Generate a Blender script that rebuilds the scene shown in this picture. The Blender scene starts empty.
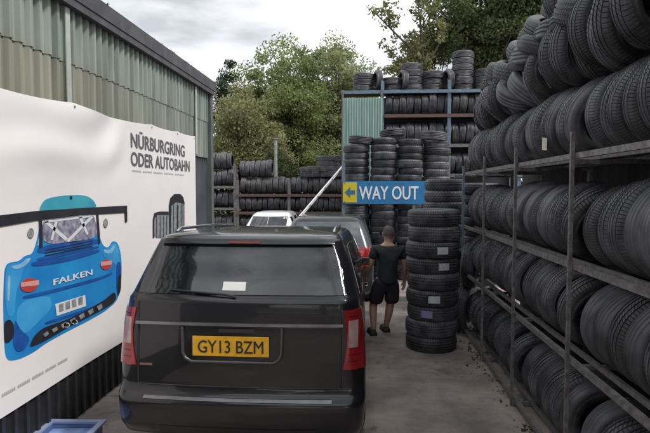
import bpy, math, random
import numpy as np
from mathutils import Vector, Matrix, Euler
R = math.radians
random.seed(7)
sc = bpy.context.scene
COL = sc.collection

# ---------------------------------------------------------------- camera, sky, sun, exposure
EYE = 2.15
FPX = 520.0
YAW, PITCH = R(4.29), R(-2.93)
cd = bpy.data.cameras.new('camera'); cam = bpy.data.objects.new('camera', cd); COL.objects.link(cam)
cam.location = (0, 0, EYE)
cam.rotation_euler = (R(90) + PITCH, 0, YAW)
cd.sensor_width = 36; cd.lens = FPX / 650 * 36; cd.clip_end = 2000; cd.clip_start = 0.05
sc.camera = cam

w = bpy.data.worlds.new('World'); sc.world = w; w.use_nodes = True
wn, wl = w.node_tree.nodes, w.node_tree.links
bg = wn['Background']; bg.inputs['Strength'].default_value = 0.1
sky = wn.new('ShaderNodeTexSky'); sky.sky_type = 'NISHITA'; sky.sun_disc = False
SUN_EL, SUN_AZ = 52, 112       # azimuth from +Y clockwise
sky.sun_elevation = R(SUN_EL); sky.sun_rotation = R(SUN_AZ)
tc = wn.new('ShaderNodeTexCoord')
mp = wn.new('ShaderNodeMapping'); mp.inputs['Scale'].default_value = (1, 1, 3.2)
mp.inputs['Location'].default_value = (0.35, 0.2, 0.12)
n1 = wn.new('ShaderNodeTexNoise'); n1.inputs['Scale'].default_value = 1.7; n1.inputs['Detail'].default_value = 6
n1.inputs['Roughness'].default_value = 0.5
cr = wn.new('ShaderNodeValToRGB')
cr.color_ramp.elements[0].position = 0.44; cr.color_ramp.elements[0].color = (3.2, 3.35, 3.65, 1)
cr.color_ramp.elements[1].position = 0.66; cr.color_ramp.elements[1].color = (9.6, 9.6, 9.8, 1)
n2 = wn.new('ShaderNodeTexNoise'); n2.inputs['Scale'].default_value = 1.1; n2.inputs['Detail'].default_value = 4
cr2 = wn.new('ShaderNodeValToRGB')
cr2.color_ramp.elements[0].position = 0.25; cr2.color_ramp.elements[0].color = (0.75,) * 3 + (1,)
cr2.color_ramp.elements[1].position = 0.45; cr2.color_ramp.elements[1].color = (1, 1, 1, 1)
mx = wn.new('ShaderNodeMixRGB')
wl.new(tc.outputs['Generated'], mp.inputs['Vector']); wl.new(mp.outputs[0], n1.inputs['Vector'])
wl.new(mp.outputs[0], n2.inputs['Vector'])
wl.new(n1.outputs['Fac'], cr.inputs[0]); wl.new(n2.outputs['Fac'], cr2.inputs[0])
wl.new(cr2.outputs[0], mx.inputs[0]); wl.new(sky.outputs[0], mx.inputs[1]); wl.new(cr.outputs[0], mx.inputs[2])
wl.new(mx.outputs[0], bg.inputs[0])

sd = bpy.data.lights.new('sun', 'SUN'); sun = bpy.data.objects.new('sun', sd); COL.objects.link(sun)
sd.energy = 1.5; sd.angle = R(11); sd.color = (1, 0.96, 0.91)
_d = Vector((math.sin(R(SUN_AZ)) * math.cos(R(SUN_EL)), math.cos(R(SUN_AZ)) * math.cos(R(SUN_EL)), math.sin(R(SUN_EL))))
sun.rotation_euler = _d.to_track_quat('Z', 'Y').to_euler()
sc.view_settings.view_transform = 'Standard'; sc.view_settings.look = 'None'
sc.view_settings.gamma = 1; sc.view_settings.use_curve_mapping = False
sc.view_settings.exposure = 1.0
sc.cycles.max_bounces = 6; sc.cycles.transparent_max_bounces = 16

# ---------------------------------------------------------------- measuring
_cr = Euler((R(90) + PITCH, 0, YAW)).to_matrix()
def ray(px, py): return _cr @ Vector(((px - 325) / FPX, (216.5 - py) / FPX, -1))
def at(px, py, Y):
    d = ray(px, py); t = Y / d.y
    return Vector((d.x * t, Y, EYE + d.z * t))
def on_wall(px, py, X):
    d = ray(px, py); t = X / d.x
    return (d.y * t, EYE + d.z * t)

# ---------------------------------------------------------------- materials
MATS = {}
def mat(name, col, rough=0.6, metal=0.0, coat=0.0, var=0.0, scale=8.0, bump=0.0, bscale=60.0, spec=0.5, col2=None,
        vscale=(1, 1, 1), island=0.0, rvar=0.0, alpha=1.0, trans=0.0, detail=6, sub=0.0):
    if name in MATS: return MATS[name]
    m = bpy.data.materials.new(name); m.use_nodes = True; MATS[name] = m
    N, L = m.node_tree.nodes, m.node_tree.links
    b = N['Principled BSDF']
    b.inputs['Base Color'].default_value = (*col, 1); b.inputs['Roughness'].default_value = rough
    b.inputs['Metallic'].default_value = metal; b.inputs['Coat Weight'].default_value = coat
    b.inputs['Coat Roughness'].default_value = 0.04
    b.inputs['Specular IOR Level'].default_value = spec
    b.inputs['Alpha'].default_value = alpha; b.inputs['Transmission Weight'].default_value = trans
    t = N.new('ShaderNodeTexCoord'); mpn = N.new('ShaderNodeMapping'); mpn.inputs['Scale'].default_value = vscale
    L.new(t.outputs['Object'], mpn.inputs[0])
    last = None
    if var > 0 or col2 is not None:
        nz = N.new('ShaderNodeTexNoise'); nz.inputs['Scale'].default_value = scale; nz.inputs['Detail'].default_value = detail
        L.new(mpn.outputs[0], nz.inputs['Vector'])
        rp = N.new('ShaderNodeValToRGB'); rp.color_ramp.elements[0].position = 0.32; rp.color_ramp.elements[1].position = 0.68
        c2 = col2 if col2 is not None else tuple(min(1, c * (1 + var)) for c in col)
        c1 = col if col2 is not None else tuple(c * (1 - var) for c in col)
        rp.color_ramp.elements[0].color = (*c1, 1); rp.color_ramp.elements[1].color = (*c2, 1)
        L.new(nz.outputs['Fac'], rp.inputs[0]); last = rp.outputs[0]
        if rvar:
            mr = N.new('ShaderNodeMapRange'); mr.inputs['To Min'].default_value = max(0.02, rough - rvar); mr.inputs['To Max'].default_value = min(1, rough + rvar)
            L.new(nz.outputs['Fac'], mr.inputs[0]); L.new(mr.outputs[0], b.inputs['Roughness'])
    if island:
        g = N.new('ShaderNodeNewGeometry'); oi = N.new('ShaderNodeHueSaturation')
        mr = N.new('ShaderNodeMapRange'); mr.inputs['To Min'].default_value = 1 - island; mr.inputs['To Max'].default_value = 1 + island
        L.new(g.outputs['Random Per Island'], mr.inputs[0]); L.new(mr.outputs[0], oi.inputs['Value'])
        if last: L.new(last, oi.inputs['Color'])
        else: oi.inputs['Color'].default_value = (*col, 1)
        last = oi.outputs[0]
    if last: L.new(last, b.inputs['Base Color'])
    if bump:
        n = N.new('ShaderNodeTexNoise'); n.inputs['Scale'].default_value = bscale; n.inputs['Detail'].default_value = 4
        L.new(mpn.outputs[0], n.inputs['Vector'])
        bp = N.new('ShaderNodeBump'); bp.inputs['Strength'].default_value = bump; bp.inputs['Distance'].default_value = 0.01
        L.new(n.outputs['Fac'], bp.inputs['Height']); L.new(bp.outputs[0], b.inputs['Normal'])
    return m

def per_object(m, lo, hi):
    """vary a material's value a little from one thing to the next"""
    N, L = m.node_tree.nodes, m.node_tree.links
    b = N['Principled BSDF']; hs = N.new('ShaderNodeHueSaturation'); oi = N.new('ShaderNodeObjectInfo')
    mr = N.new('ShaderNodeMapRange'); mr.inputs['To Min'].default_value = lo; mr.inputs['To Max'].default_value = hi
    L.new(oi.outputs['Random'], mr.inputs[0]); L.new(mr.outputs[0], hs.inputs['Value'])
    src = b.inputs['Base Color'].links[0].from_socket if b.inputs['Base Color'].links else None
    if src: L.new(src, hs.inputs['Color'])
    else: hs.inputs['Color'].default_value = b.inputs['Base Color'].default_value
    L.new(hs.outputs[0], b.inputs['Base Color'])

rubber = mat('dusty_rubber', (0.022, 0.023, 0.027), 0.5, scale=6, col2=(0.100, 0.100, 0.110), bump=0.25, bscale=140, spec=0.6, rvar=0.14)
per_object(rubber, 0.45, 1.5)
steel = mat('grey_painted_steel', (0.215, 0.215, 0.22), 0.5, scale=22, col2=(0.10, 0.085, 0.075), metal=0.15, bump=0.2)
rust = mat('rusty_steel', (0.15, 0.075, 0.055), 0.8, scale=9, col2=(0.085, 0.07, 0.07))
bluesteel = mat('pale_blue_steel', (0.15, 0.235, 0.31), 0.5, scale=18, col2=(0.10, 0.14, 0.18))

# ---------------------------------------------------------------- mesh helpers
class MB:
    def __init__(s): s.v = []; s.f = []; s.sm = []
    def add(s, vs, fs, smooth=False):
        o = len(s.v); s.v += [tuple(v) for v in vs]; s.f += [tuple(i + o for i in f) for f in fs]; s.sm += [smooth] * len(fs)
    def box(s, x0, x1, y0, y1, z0, z1, M=None):
        vs = [Vector(p) for p in ((x0,y0,z0),(x1,y0,z0),(x1,y1,z0),(x0,y1,z0),(x0,y0,z1),(x1,y0,z1),(x1,y1,z1),(x0,y1,z1))]
        if M: vs = [M @ v for v in vs]
        s.add(vs, [(0,3,2,1),(4,5,6,7),(0,1,5,4),(1,2,6,5),(2,3,7,6),(3,0,4,7)])
    def tube(s, pts, rad, n=8, cap=True, smooth=True):
        pts = [Vector(p) for p in pts]
        if not isinstance(rad, (list, tuple)): rad = [rad] * len(pts)
        rings = []; a = None
        for i, p in enumerate(pts):
            t = (pts[min(i+1, len(pts)-1)] - pts[max(i-1, 0)]).normalized()
            if a is None: a = t.orthogonal().normalized()
            a = (a - t * a.dot(t)).normalized(); b = t.cross(a)
            rings.append([p + (a * math.cos(2*math.pi*k/n) + b * math.sin(2*math.pi*k/n)) * rad[i] for k in range(n)])
        vs = [v for r in rings for v in r]; fs = []
        for i in range(len(pts)-1):
            for k in range(n): fs.append((i*n+k, i*n+(k+1)%n, (i+1)*n+(k+1)%n, (i+1)*n+k))
        s.add(vs, fs, smooth)
        if cap: s.add(rings[0], [tuple(range(n))[::-1]]); s.add(rings[-1], [tuple(range(n))])
    def grid(s, P, smooth=True, flip=False):
        """P[i][j] -> points"""
        ni, nj = len(P), len(P[0]); vs = [p for r in P for p in r]; fs = []
        for i in range(ni-1):
            for j in range(nj-1):
                q = (i*nj+j, i*nj+j+1, (i+1)*nj+j+1, (i+1)*nj+j)
                fs.append(q[::-1] if flip else q)
        s.add(vs, fs, smooth)
    def poly(s, pts): s.add(pts, [tuple(range(len(pts)))])
    def prism(s, pts, d):
        """polygon given as 3-D points, thickened by vector d"""
        n = len(pts); d = Vector(d); top = [Vector(p) + d for p in pts]
        s.add(list(pts) + top, [tuple(range(n))[::-1], tuple(range(n, 2*n))] + [(i, (i+1)%n, n+(i+1)%n, n+i) for i in range(n)])
    def mesh(s, name, m):
        me = bpy.data.meshes.new(name); me.from_pydata(s.v, [], s.f)
        me.polygons.foreach_set('use_smooth', s.sm); me.update()
        if m: me.materials.append(m)
        return me
    def build(s, name, m, parent=None, bevel=0):
        o = bpy.data.objects.new(name, s.mesh(name, m)); COL.objects.link(o)
        if parent: o.parent = parent
        if bevel:
            md = o.modifiers.new('bevel', 'BEVEL'); md.width = bevel; md.segments = 2; md.limit_method = 'ANGLE'
        return o

def tag(o, label=None, cat=None, group=None, kind=None):
    if label: o['label'] = label
    if cat: o['category'] = cat
    if group: o['group'] = group
    if kind: o['kind'] = kind
    return o
def empty(name, loc=(0,0,0), rz=0):
    o = bpy.data.objects.new(name, None); COL.objects.link(o); o.location = loc; o.rotation_euler = (0,0,rz); o.empty_display_size = .1
    return o
def text_mesh(txt, size=1, bold=0.0, xs=1.0, spacing=1.0, align='LEFT', res=3):
    c = bpy.data.curves.new('t', 'FONT'); c.body = txt; c.size = size; c.offset = 0; c.space_character = spacing
    c.align_x = align; c.resolution_u = res
    o = bpy.data.objects.new('t', c); COL.objects.link(o)
    bpy.context.view_layer.update()
    dg = bpy.context.evaluated_depsgraph_get(); me = o.evaluated_get(dg).to_mesh()
    vs = [Vector((v.co.x * xs, v.co.y, 0)) for v in me.vertices]; fs = [tuple(p.vertices) for p in me.polygons]
    o.evaluated_get(dg).to_mesh_clear()
    bpy.data.objects.remove(o); bpy.data.curves.remove(c)
    if bold:
        n_ = len(vs); V0, F0 = list(vs), list(fs)
        for j, (dx, dy) in enumerate(((bold,0),(-bold,0),(0,bold*.7),(0,-bold*.7))):
            vs += [Vector((v.x+dx, v.y+dy, -.0003*(j+1))) for v in V0]; fs += [tuple(i+n_*(j+1) for i in f) for f in F0]
    return vs, fs
ORD = ['zeroth','first','second','third','fourth','fifth','sixth','seventh','eighth','ninth','tenth','eleventh','twelfth','thirteenth','fourteenth','fifteenth','sixteenth','seventeenth','eighteenth','nineteenth','twentieth','twenty-first','twenty-second','twenty-third','twenty-fourth','twenty-fifth','twenty-sixth','twenty-seventh','twenty-eighth','twenty-ninth','thirtieth','thirty-first','thirty-second','thirty-third','thirty-fourth','thirty-fifth','thirty-sixth']

# ---------------------------------------------------------------- ground
def ground_mat():
    m = bpy.data.materials.new('worn_brown_grey_paving'); m.use_nodes = True
    N, L = m.node_tree.nodes, m.node_tree.links; b = N['Principled BSDF']; b.inputs['Roughness'].default_value = 0.8
    t = N.new('ShaderNodeTexCoord')
    br = N.new('ShaderNodeTexBrick'); br.inputs['Scale'].default_value = 1; br.inputs['Brick Width'].default_value = 0.2
    br.inputs['Row Height'].default_value = 0.1; br.inputs['Mortar Size'].default_value = 0.006; br.inputs['Mortar Smooth'].default_value = 0.5
    br.inputs['Color1'].default_value = (0.37, 0.32, 0.29, 1); br.inputs['Color2'].default_value = (0.35, 0.305, 0.278, 1)
    br.inputs['Mortar'].default_value = (0.325, 0.286, 0.262, 1)
    L.new(t.outputs['Object'], br.inputs['Vector'])
    n = N.new('ShaderNodeTexNoise'); n.inputs['Scale'].default_value = 1.6; n.inputs['Detail'].default_value = 9; n.inputs['Roughness'].default_value = .65
    L.new(t.outputs['Object'], n.inputs['Vector'])
    r = N.new('ShaderNodeValToRGB'); r.color_ramp.elements[0].position = .35; r.color_ramp.elements[1].position = .7
    r.color_ramp.elements[0].color = (.42,.42,.44,1); r.color_ramp.elements[1].color = (1.15,1.1,1.06,1)
    L.new(n.outputs['Fac'], r.inputs[0])
    mm = N.new('ShaderNodeMixRGB'); mm.blend_type = 'MULTIPLY'; mm.inputs[0].default_value = 1
    L.new(br.outputs['Color'], mm.inputs[1]); L.new(r.outputs[0], mm.inputs[2]); L.new(mm.outputs[0], b.inputs['Base Color'])
    n4 = N.new('ShaderNodeTexNoise'); n4.inputs['Scale'].default_value = 3.4; n4.inputs['Detail'].default_value = 3; n4.inputs['Distortion'].default_value = .8
    L.new(t.outputs['Object'], n4.inputs['Vector'])
    r4 = N.new('ShaderNodeValToRGB'); r4.color_ramp.elements[0].position = .60; r4.color_ramp.elements[1].position = .70
    r4.color_ramp.elements[0].color = (1,1,1,1); r4.color_ramp.elements[1].color = (.55,.54,.54,1); L.new(n4.outputs['Fac'], r4.inputs[0])
    m5 = N.new('ShaderNodeMixRGB'); m5.blend_type = 'MULTIPLY'; m5.inputs[0].default_value = 1
    L.new(mm.outputs[0], m5.inputs[1]); L.new(r4.outputs[0], m5.inputs[2]); L.new(m5.outputs[0], b.inputs['Base Color'])
    n3 = N.new('ShaderNodeTexNoise'); n3.inputs['Scale'].default_value = 45; n3.inputs['Detail'].default_value = 5
    L.new(t.outputs['Object'], n3.inputs['Vector'])
    ad = N.new('ShaderNodeMath'); ad.operation = 'MULTIPLY_ADD'; ad.inputs[1].default_value = -0.15
    L.new(br.outputs['Fac'], ad.inputs[0]); L.new(n3.outputs['Fac'], ad.inputs[2])
    bp = N.new('ShaderNodeBump'); bp.inputs['Strength'].default_value = .5; bp.inputs['Distance'].default_value = .008
    L.new(ad.outputs[0], bp.inputs['Height']); L.new(bp.outputs[0], b.inputs['Normal'])
    mr = N.new('ShaderNodeMapRange'); mr.inputs['To Min'].default_value = .5; mr.inputs['To Max'].default_value = .95
    L.new(n.outputs['Fac'], mr.inputs[0]); L.new(mr.outputs[0], b.inputs['Roughness'])
    return m
g = MB(); g.add([(-300,-300,-.012),(300,-300,-.012),(300,300,-.012),(-300,300,-.012)], [(0,1,2,3)])
tag(g.build('ground', mat('bare_earth', (0.11,0.10,0.075), .95, var=.4, scale=.6)), kind='structure')
g = MB(); g.add([(-12,-20,0),(9,-20,0),(9,24,0),(-12,24,0)], [(0,1,2,3)])
tag(g.build('yard_paving', ground_mat()), kind='structure')

# ---------------------------------------------------------------- left building
WX = -2.69
Y_END = 9.05
bld = empty('warehouse_building', (WX - 3, 4, 0))
tag(bld, 'long shed on the left with grey-green corrugated sheet above a dark lower wall', 'building')
def bpart(mb, name, m, par=None, bevel=0):
    o = mb.build(name, m, None, bevel); o.parent = par or bld
    if par is None or par is bld: o.location = -bld.location
    return o
b = MB(); b.box(WX-7, WX-.06, -8, Y_END, 0, 2.76); 
bpart(b, 'lower_wall', mat('dark_slate_cladding', (0.062,0.07,0.085), .7, var=.25, scale=3, bump=.2, bscale=20))
# corrugated sheet with stains
def clad_mat():
    m = bpy.data.materials.new('weathered_fibreglass_sheet'); m.use_nodes = True
    N, L = m.node_tree.nodes, m.node_tree.links; b = N['Principled BSDF']; b.inputs['Roughness'].default_value = .45
    t = N.new('ShaderNodeTexCoord'); sx = N.new('ShaderNodeSeparateXYZ'); L.new(t.outputs['Object'], sx.inputs[0])
    mp = N.new('ShaderNodeMapping'); mp.inputs['Scale'].default_value = (1, 11, .5); L.new(t.outputs['Object'], mp.inputs[0])
    n = N.new('ShaderNodeTexNoise'); n.inputs['Scale'].default_value = 1; n.inputs['Detail'].default_value = 5; L.new(mp.outputs[0], n.inputs['Vector'])
    r = N.new('ShaderNodeValToRGB'); r.color_ramp.elements[0].position = .33; r.color_ramp.elements[1].position = .68
    r.color_ramp.elements[0].color = (.17,.20,.18,1); r.color_ramp.elements[1].color = (.37,.43,.38,1)
    L.new(n.outputs['Fac'], r.inputs[0])
    # lower sheets are stained tan towards the near end
    n2 = N.new('ShaderNodeTexNoise'); n2.inputs['Scale'].default_value = 1.3; n2.inputs['Detail'].default_value = 6; L.new(t.outputs['Object'], n2.inputs['Vector'])
    z = N.new('ShaderNodeMapRange'); z.inputs['From Min'].default_value = 3.40; z.inputs['From Max'].default_value = 3.26
    zz = N.new('ShaderNodeMath'); zz.operation = 'MULTIPLY_ADD'; zz.inputs[1].default_value = .25; L.new(n2.outputs['Fac'], zz.inputs[0]); L.new(sx.outputs['Z'], zz.inputs[2])
    off = N.new('ShaderNodeMath'); off.operation = 'SUBTRACT'; off.inputs[1].default_value = .125; L.new(zz.outputs[0], off.inputs[0])
    L.new(off.outputs[0], z.inputs[0])
    yy = N.new('ShaderNodeMapRange'); yy.inputs['From Min'].default_value = 9; yy.inputs['From Max'].default_value = 4.2; yy.inputs['To Min'].default_value = .12; yy.inputs['To Max'].default_value = .8
    L.new(sx.outputs['Y'], yy.inputs[0])
    f = N.new('ShaderNodeMath'); f.operation = 'MULTIPLY'; L.new(z.outputs[0], f.inputs[0]); L.new(yy.outputs[0], f.inputs[1])
    r2 = N.new('ShaderNodeValToRGB'); r2.color_ramp.elements[0].position = .33; r2.color_ramp.elements[1].position = .68
    r2.color_ramp.elements[0].color = (.19,.18,.135,1); r2.color_ramp.elements[1].color = (.37,.36,.28,1); L.new(n.outputs['Fac'], r2.inputs[0])
    mx = N.new('ShaderNodeMixRGB'); L.new(f.outputs[0], mx.inputs[0]); L.new(r.outputs[0], mx.inputs[1]); L.new(r2.outputs[0], mx.inputs[2])
    L.new(mx.outputs[0], b.inputs['Base Color'])
    return m
cm = clad_mat()
def corr(y0, y1, z0, z1, xo, pitch=.125, depth=.038):
    mb = MB(); pts = []; y = y0
    prof = [(0,0),(.45,0),(.58,1),(.87,1),(1.0,0)]
    while y < y1:
        for a, d in prof[:-1]: pts.append((y + a*pitch, xo + d*depth))
        y += pitch
    pts.append((y, xo))
    for i in range(len(pts)-1):
        (ya, xa), (yb, xb) = pts[i], pts[i+1]
        mb.add([(xa,ya,z0),(xb,yb,z0),(xb,yb,z1),(xa,ya,z1)], [(0,1,2,3)])
    return mb
bpart(corr(-8, Y_END-.12, 2.70, 3.34, WX-.045), 'lower_sheet', cm)
bpart(corr(-8, Y_END-.12, 3.31, 3.84, WX-.033), 'upper_sheet', cm)
b = MB(); b.box(WX-7, WX-.07, -8, Y_END-.02, 2.762, 3.86); bpart(b, 'inner_wall', mat('shed_inner_board', (.10,.11,.10), .9))
b = MB(); b.box(WX-.09, WX+.03, Y_END-.12, Y_END+.02, .0, 3.80); bpart(b, 'corner_trim', mat('corner_grey', (.11,.125,.125), .6, var=.2))
for yv in (4.55, 8.15):
    b = MB(); b.box(WX+.012, WX+.022, yv, yv+.07, 2.72, 3.79); bpart(b, 'cover_strip', mat('pale_strip', (.45,.49,.45), .5, var=.12))
b = MB(); b.box(WX-.1, WX+.07, -8, Y_END+.0, 3.80, 3.87)
b.box(WX+.02, WX+.08, -8, Y_END+.05, 3.872, 4.03)
bpart(b, 'fascia', mat('dark_grey_fascia', (.085,.082,.09), .75, var=.25, scale=5, bump=.4, bscale=30))
b = MB()
b.add([(WX+.02,-8,4.0),(WX+.02,Y_END+.05,4.0),(WX-7,Y_END+.07,4.6),(WX-7,-8,4.6)], [(0,1,2,3)])
bpart(b, 'roof', mat('roof_sheet', (.11,.11,.115), .8, var=.25, scale=3))
b = MB()
for k in range(46):
    y = random.choice((random.uniform(2,9.2), random.gauss(7.2,.35), random.gauss(8.4,.3)))
    rr = random.uniform(.015,.03)
    M = Matrix.Translation((WX+.05, y, 4.03)) @ Matrix.Rotation(random.random()*3,4,'Z')
    for j in range(6):
        a = random.random()*6.3; h = random.uniform(.005,.02)
        b.add([M @ Vector((math.cos(a)*rr, math.sin(a)*rr, 0)), M @ Vector((math.cos(a+.8)*rr, math.sin(a+.8)*rr, 0)), M @ Vector((math.cos(a+.4)*rr*1.8, math.sin(a+.4)*rr*1.8, h))], [(0,1,2)])
tag(b.build('roof_moss', mat('moss', (.045,.05,.03), .95, island=.5)), 'dark moss and weeds along the shed gutter edge', 'moss', kind='stuff')

# black skirting below banner
sk = MB(); sk.box(WX-.02, WX+.0, .5, 8.3, .02, .47)
sko = sk.build('skirting_board', mat('black_skirting', (.016,.016,.018), .6, var=.3, scale=12))
tag(sko, 'black ribbed board skirting along the wall foot under the banner', 'skirting')
b = MB(); y = .5
while y < 8.3:
    b.box(WX+.001, WX+.022, y, y+.035, .02, .46); y += .14
b.build('rib', mat('black_rib', (.03,.03,.033), .5, var=.3), sko)

# ---------------------------------------------------------------- banner
ban_y0, ban_y1 = 1.2, on_wall(194, 180, WX)[0]
def fold(y, z):
    u = max(0, min(1, (z - 2.05) / .5)); u = u*u*(3-2*u)
    v = max(0, min(1, (5.75 - y) / .5)); u *= v*v*(3-2*v)
    s = 0
    for (ya, za, ang, k, amp) in ((5.6, 3.0, 2.5, 9.0, .018), (4.6, 3.1, 2.0, 7.0, .016), (4.2, 2.9, 2.9, 12, .007), (3.2, 3.0, 2.3, 6, .014)):
        d = (y-ya)*math.sin(ang) + (z-za)*math.cos(ang)*1.4
        s += amp * math.sin(k*d + 1.5*math.sin(2.1*y)) * math.exp(-((y-ya)/.9)**2)
    return (s + .012) * u
def ban_top(y):
    anch = [1.2, 3.05, 4.6, 6.4, 7.3, ban_y1]
    z = 2.93 + .07*(y-3.84)/4.4
    for a, c in zip(anch, anch[1:]):
        if a <= y <= c:
            t = (y-a)/(c-a); return z - .035*4*t*(1-t)*(c-a)/1.6
    return z
BX = WX + .026
NY, NZ = 240, 60
P = []
for i in range(NY+1):
    y = ban_y0 + (ban_y1-ban_y0)*i/NY; zt = ban_top(y); zb = .47 + .004*math.sin(y*3)
    P.append([(BX + fold(y, zb+(zt-zb)*j/NZ), y, zb+(zt-zb)*j/NZ) for j in range(NZ+1)])
b = MB(); b.grid(P, True)
banner = b.build('banner', mat('white_pvc_banner', (.86,.825,.815), .55, var=.035, scale=1.6, bump=.15, bscale=5))
tag(banner, 'long white vinyl advertising banner with a blue racing car on the shed wall', 'banner')
_lay = [0]
def art(name, polys, m, lvl, label=None):
    for pl in polys:
        if name in ('race_car_body','race_car_roof','bright_fender','fender_shine','body_shadow','rear_diffuser','printed_tyre','rear_window','dark_crease','race_car_tyre'):
            for _ in range(2):
                q = []
                for a, c in zip(pl, pl[1:]+pl[:1]): q += [(a[0]*.8+c[0]*.2, a[1]*.8+c[1]*.2), (a[0]*.2+c[0]*.8, a[1]*.2+c[1]*.8)]
                pl = q
        mb = MB(); pts = []
        for (px, py) in pl:
            y, z = on_wall(px, py, BX); pts.append((BX + .002 + .0016*lvl, y, z))
        mb.poly(pts)
        o = mb.build(name, m, banner)
def ell(cx, cy, rx, ry, sh=0, n=20):
    return [(cx+rx*math.cos(a), cy+ry*math.sin(a)+sh*math.cos(a)*rx) for a in [2*math.pi*k/n for k in range(n)]]
pblue = mat('print_blue', (.012,.20,.56), .5, scale=2.6, col2=(.02,.30,.66))
pblue2 = mat('print_bright_blue', (.06,.40,.74), .5, scale=3, col2=(.03,.27,.62))
pdblue = mat('print_dark_blue', (.012,.09,.36), .5, var=.25)
pcyan = mat('print_cyan', (.07,.42,.52), .5, scale=2.5, col2=(.03,.30,.43))
pblk = mat('print_black', (.02,.02,.028), .5, var=.3)
pgrey = mat('print_grey', (.16,.17,.18), .5, col2=(.36,.37,.38), scale=18)
pwht = mat('print_white', (.72,.74,.78), .5)
pred = mat('print_red', (.50,.055,.05), .5)
ppink = mat('print_pink', (.72,.34,.31), .5)
art('race_car_body', [[(4,270),(7,263),(19,261),(24,256),(32,254),(36,243),(40,224),(60,220),(92,217),(97,230),(103,246),(108,248),(112,241),(117,242),(120,250),(121.5,262),(121.5,276),(120,292),(116,302),(104,312),(86,322),(70,330),(46,343),(34,352),(20,359),(9,361),(5,356),(3.5,335),(3,300)]], pblue, 0)
art('race_car_roof', [[(38,214),(40,206),(44,200),(52,197),(66,195.3),(80,194.8),(88,196.5),(94,201),(97,208.5)]], pcyan, 1)
art('bright_fender', [[(5,271),(8,264),(18,262),(24,262),(22,275),(16,290),(14,315),(8,318),(4.5,300)], [(100,249),(108,249),(112,243),(116,243),(119,252),(119.5,268),(112,262),(104,258)], [(24,300),(50,295),(52,308),(38,322),(26,334),(16,330),(16,310)]], pblue2, 1)
art('dark_crease', [[(38,246),(98,238),(100,243),(70,250),(36,254)], [(30,262),(64,257),(98,249),(100,252),(66,262),(32,267)]], pdblue, 2)
art('fender_shine', [[(10,266),(20,264),(26,258),(31,258),(25,266),(14,270)], [(103,249),(109,250.5),(113,245),(115,246),(111,254),(104,253)], [(41,226),(42,234),(38,246),(36,246)], [(7,276),(10,275),(9,300),(6.5,302)]], mat('print_pale_blue', (.35,.58,.78), .5, scale=6, col2=(.15,.42,.70)), 2)
art('body_shadow', [[(36,258),(64,253),(98,245.5),(99,248),(64,256),(37,261)], [(22,296),(50,290),(100,277),(112,272),(112,274),(100,280),(50,293.5),(23,299)], [(44,322),(86,309),(100,303),(100,305),(86,311.5),(45,325)], [(116,262),(120.5,262),(121,280),(118,296),(116,290)], [(14,318),(20,330),(30,338),(24,350),(16,352),(12,343)]], pdblue, 2)
art('air_vent', [[(44,250+2.6*k),(92,240.5+2.6*k),(92,241.3+2.6*k),(44,250.9+2.6*k)] for k in range(3)], pblk, 3)
art('exhaust_pipe', [ell(66,325,3.2,2.6), ell(74,322,3.0,2.5)], mat('print_silver', (.5,.5,.52), .5, var=.3, scale=40), 4)
art('exhaust_hole', [ell(66,325,2.0,1.6), ell(74,322,1.9,1.5)], pblk, 5)
art('rear_window', [[(42,222),(46,219),(92,214),(95,220),(98,237),(70,243),(42,244)]], mat('print_window', (.10,.12,.19), .5, scale=20, col2=(.45,.42,.5)), 2)
art('roll_cage', [[(43,222),(47,221),(67,238),(66,242)], [(90,216),(93,217),(68,242),(65,241)], [(44,221),(90,215.4),(90,217),(44,223)], [(54,222),(57,221.5),(52,240),(50,240)], [(78,217.5),(81,217),(88,234),(86,235)]], pwht, 3)
art('rear_wing', [[(-3,215.5),(35,211),(80,208),(126.5,205.5),(126.5,212.5),(80,215),(35,220.5),(-3,227)]], pblk, 4)
art('wing_support', [[(38,219),(41,219),(41.5,247),(38.5,248)], [(95.5,213),(97.5,213),(99.5,243),(97.5,244)], [(124,212),(126.5,212),(126.5,222),(124.5,222)], [(69,196),(71,196),(71.5,199),(69.5,199)]], pblk, 5)
art('door_mirror', [ell(30,233,3.2,5), ell(105,223,2.2,4.5)], pgrey, 4)
art('tail_lamp', [ell(28.5,285,9,7,-.1), ell(105.5,264.5,5.5,5.2,-.1)], pred, 3)
art('lamp_glow', [[(20,282.5),(38,280),(38,285),(20,287)], [(100,262),(111,260.5),(111,264.5),(100,266)]], ppink, 4)
art('number_plate', [[(54.5,304),(84.5,295),(85.5,306),(56,316)]], pwht, 3)
art('rear_diffuser', [[(28,348),(33,336),(42,328),(56,323),(70,318),(88,309),(104,300),(114,291),(116,298),(112,304),(90,316),(68,327),(44,341)]], pblk, 3)
art('diffuser_mesh', [[(42+9*k,334-4.6*k),(47+9*k,331-4.6*k),(48+9*k,334-4.4*k),(44+9*k,337-4.4*k)] for k in range(7)], pgrey, 4)
art('race_car_tyre', [[(3.2,322),(9,319),(13,324),(13.5,336),(9,342),(3.6,343)], [(117,278),(120.8,272),(120.5,290),(117,298)]], pblk, 3)
art('printed_tyre', [[(152.5,238),(152.5,219),(154,213),(159,211.5),(168,211.5),(169.5,214),(169.5,238)], [(168.8,236),(168.5,206),(170,198),(174,194),(180,194),(183,197),(184.5,203),(184.5,232),(178,234)]], pgrey, 1)
art('printed_tyre_edge', [[(152.5,219),(154,213),(159,211.5),(168,211.5),(169,215),(157,215),(154,219)], [(152.5,238),(152.5,219),(154,219),(154,238)], [(168.8,236),(168.5,206),(170,198),(174,194),(180,194),(183,197),(184.5,204),(180,203),(176,202),(171,206),(170.5,236)], [(176.5,205),(178,205),(178,234),(176.5,235)]], pblk, 2)
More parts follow.
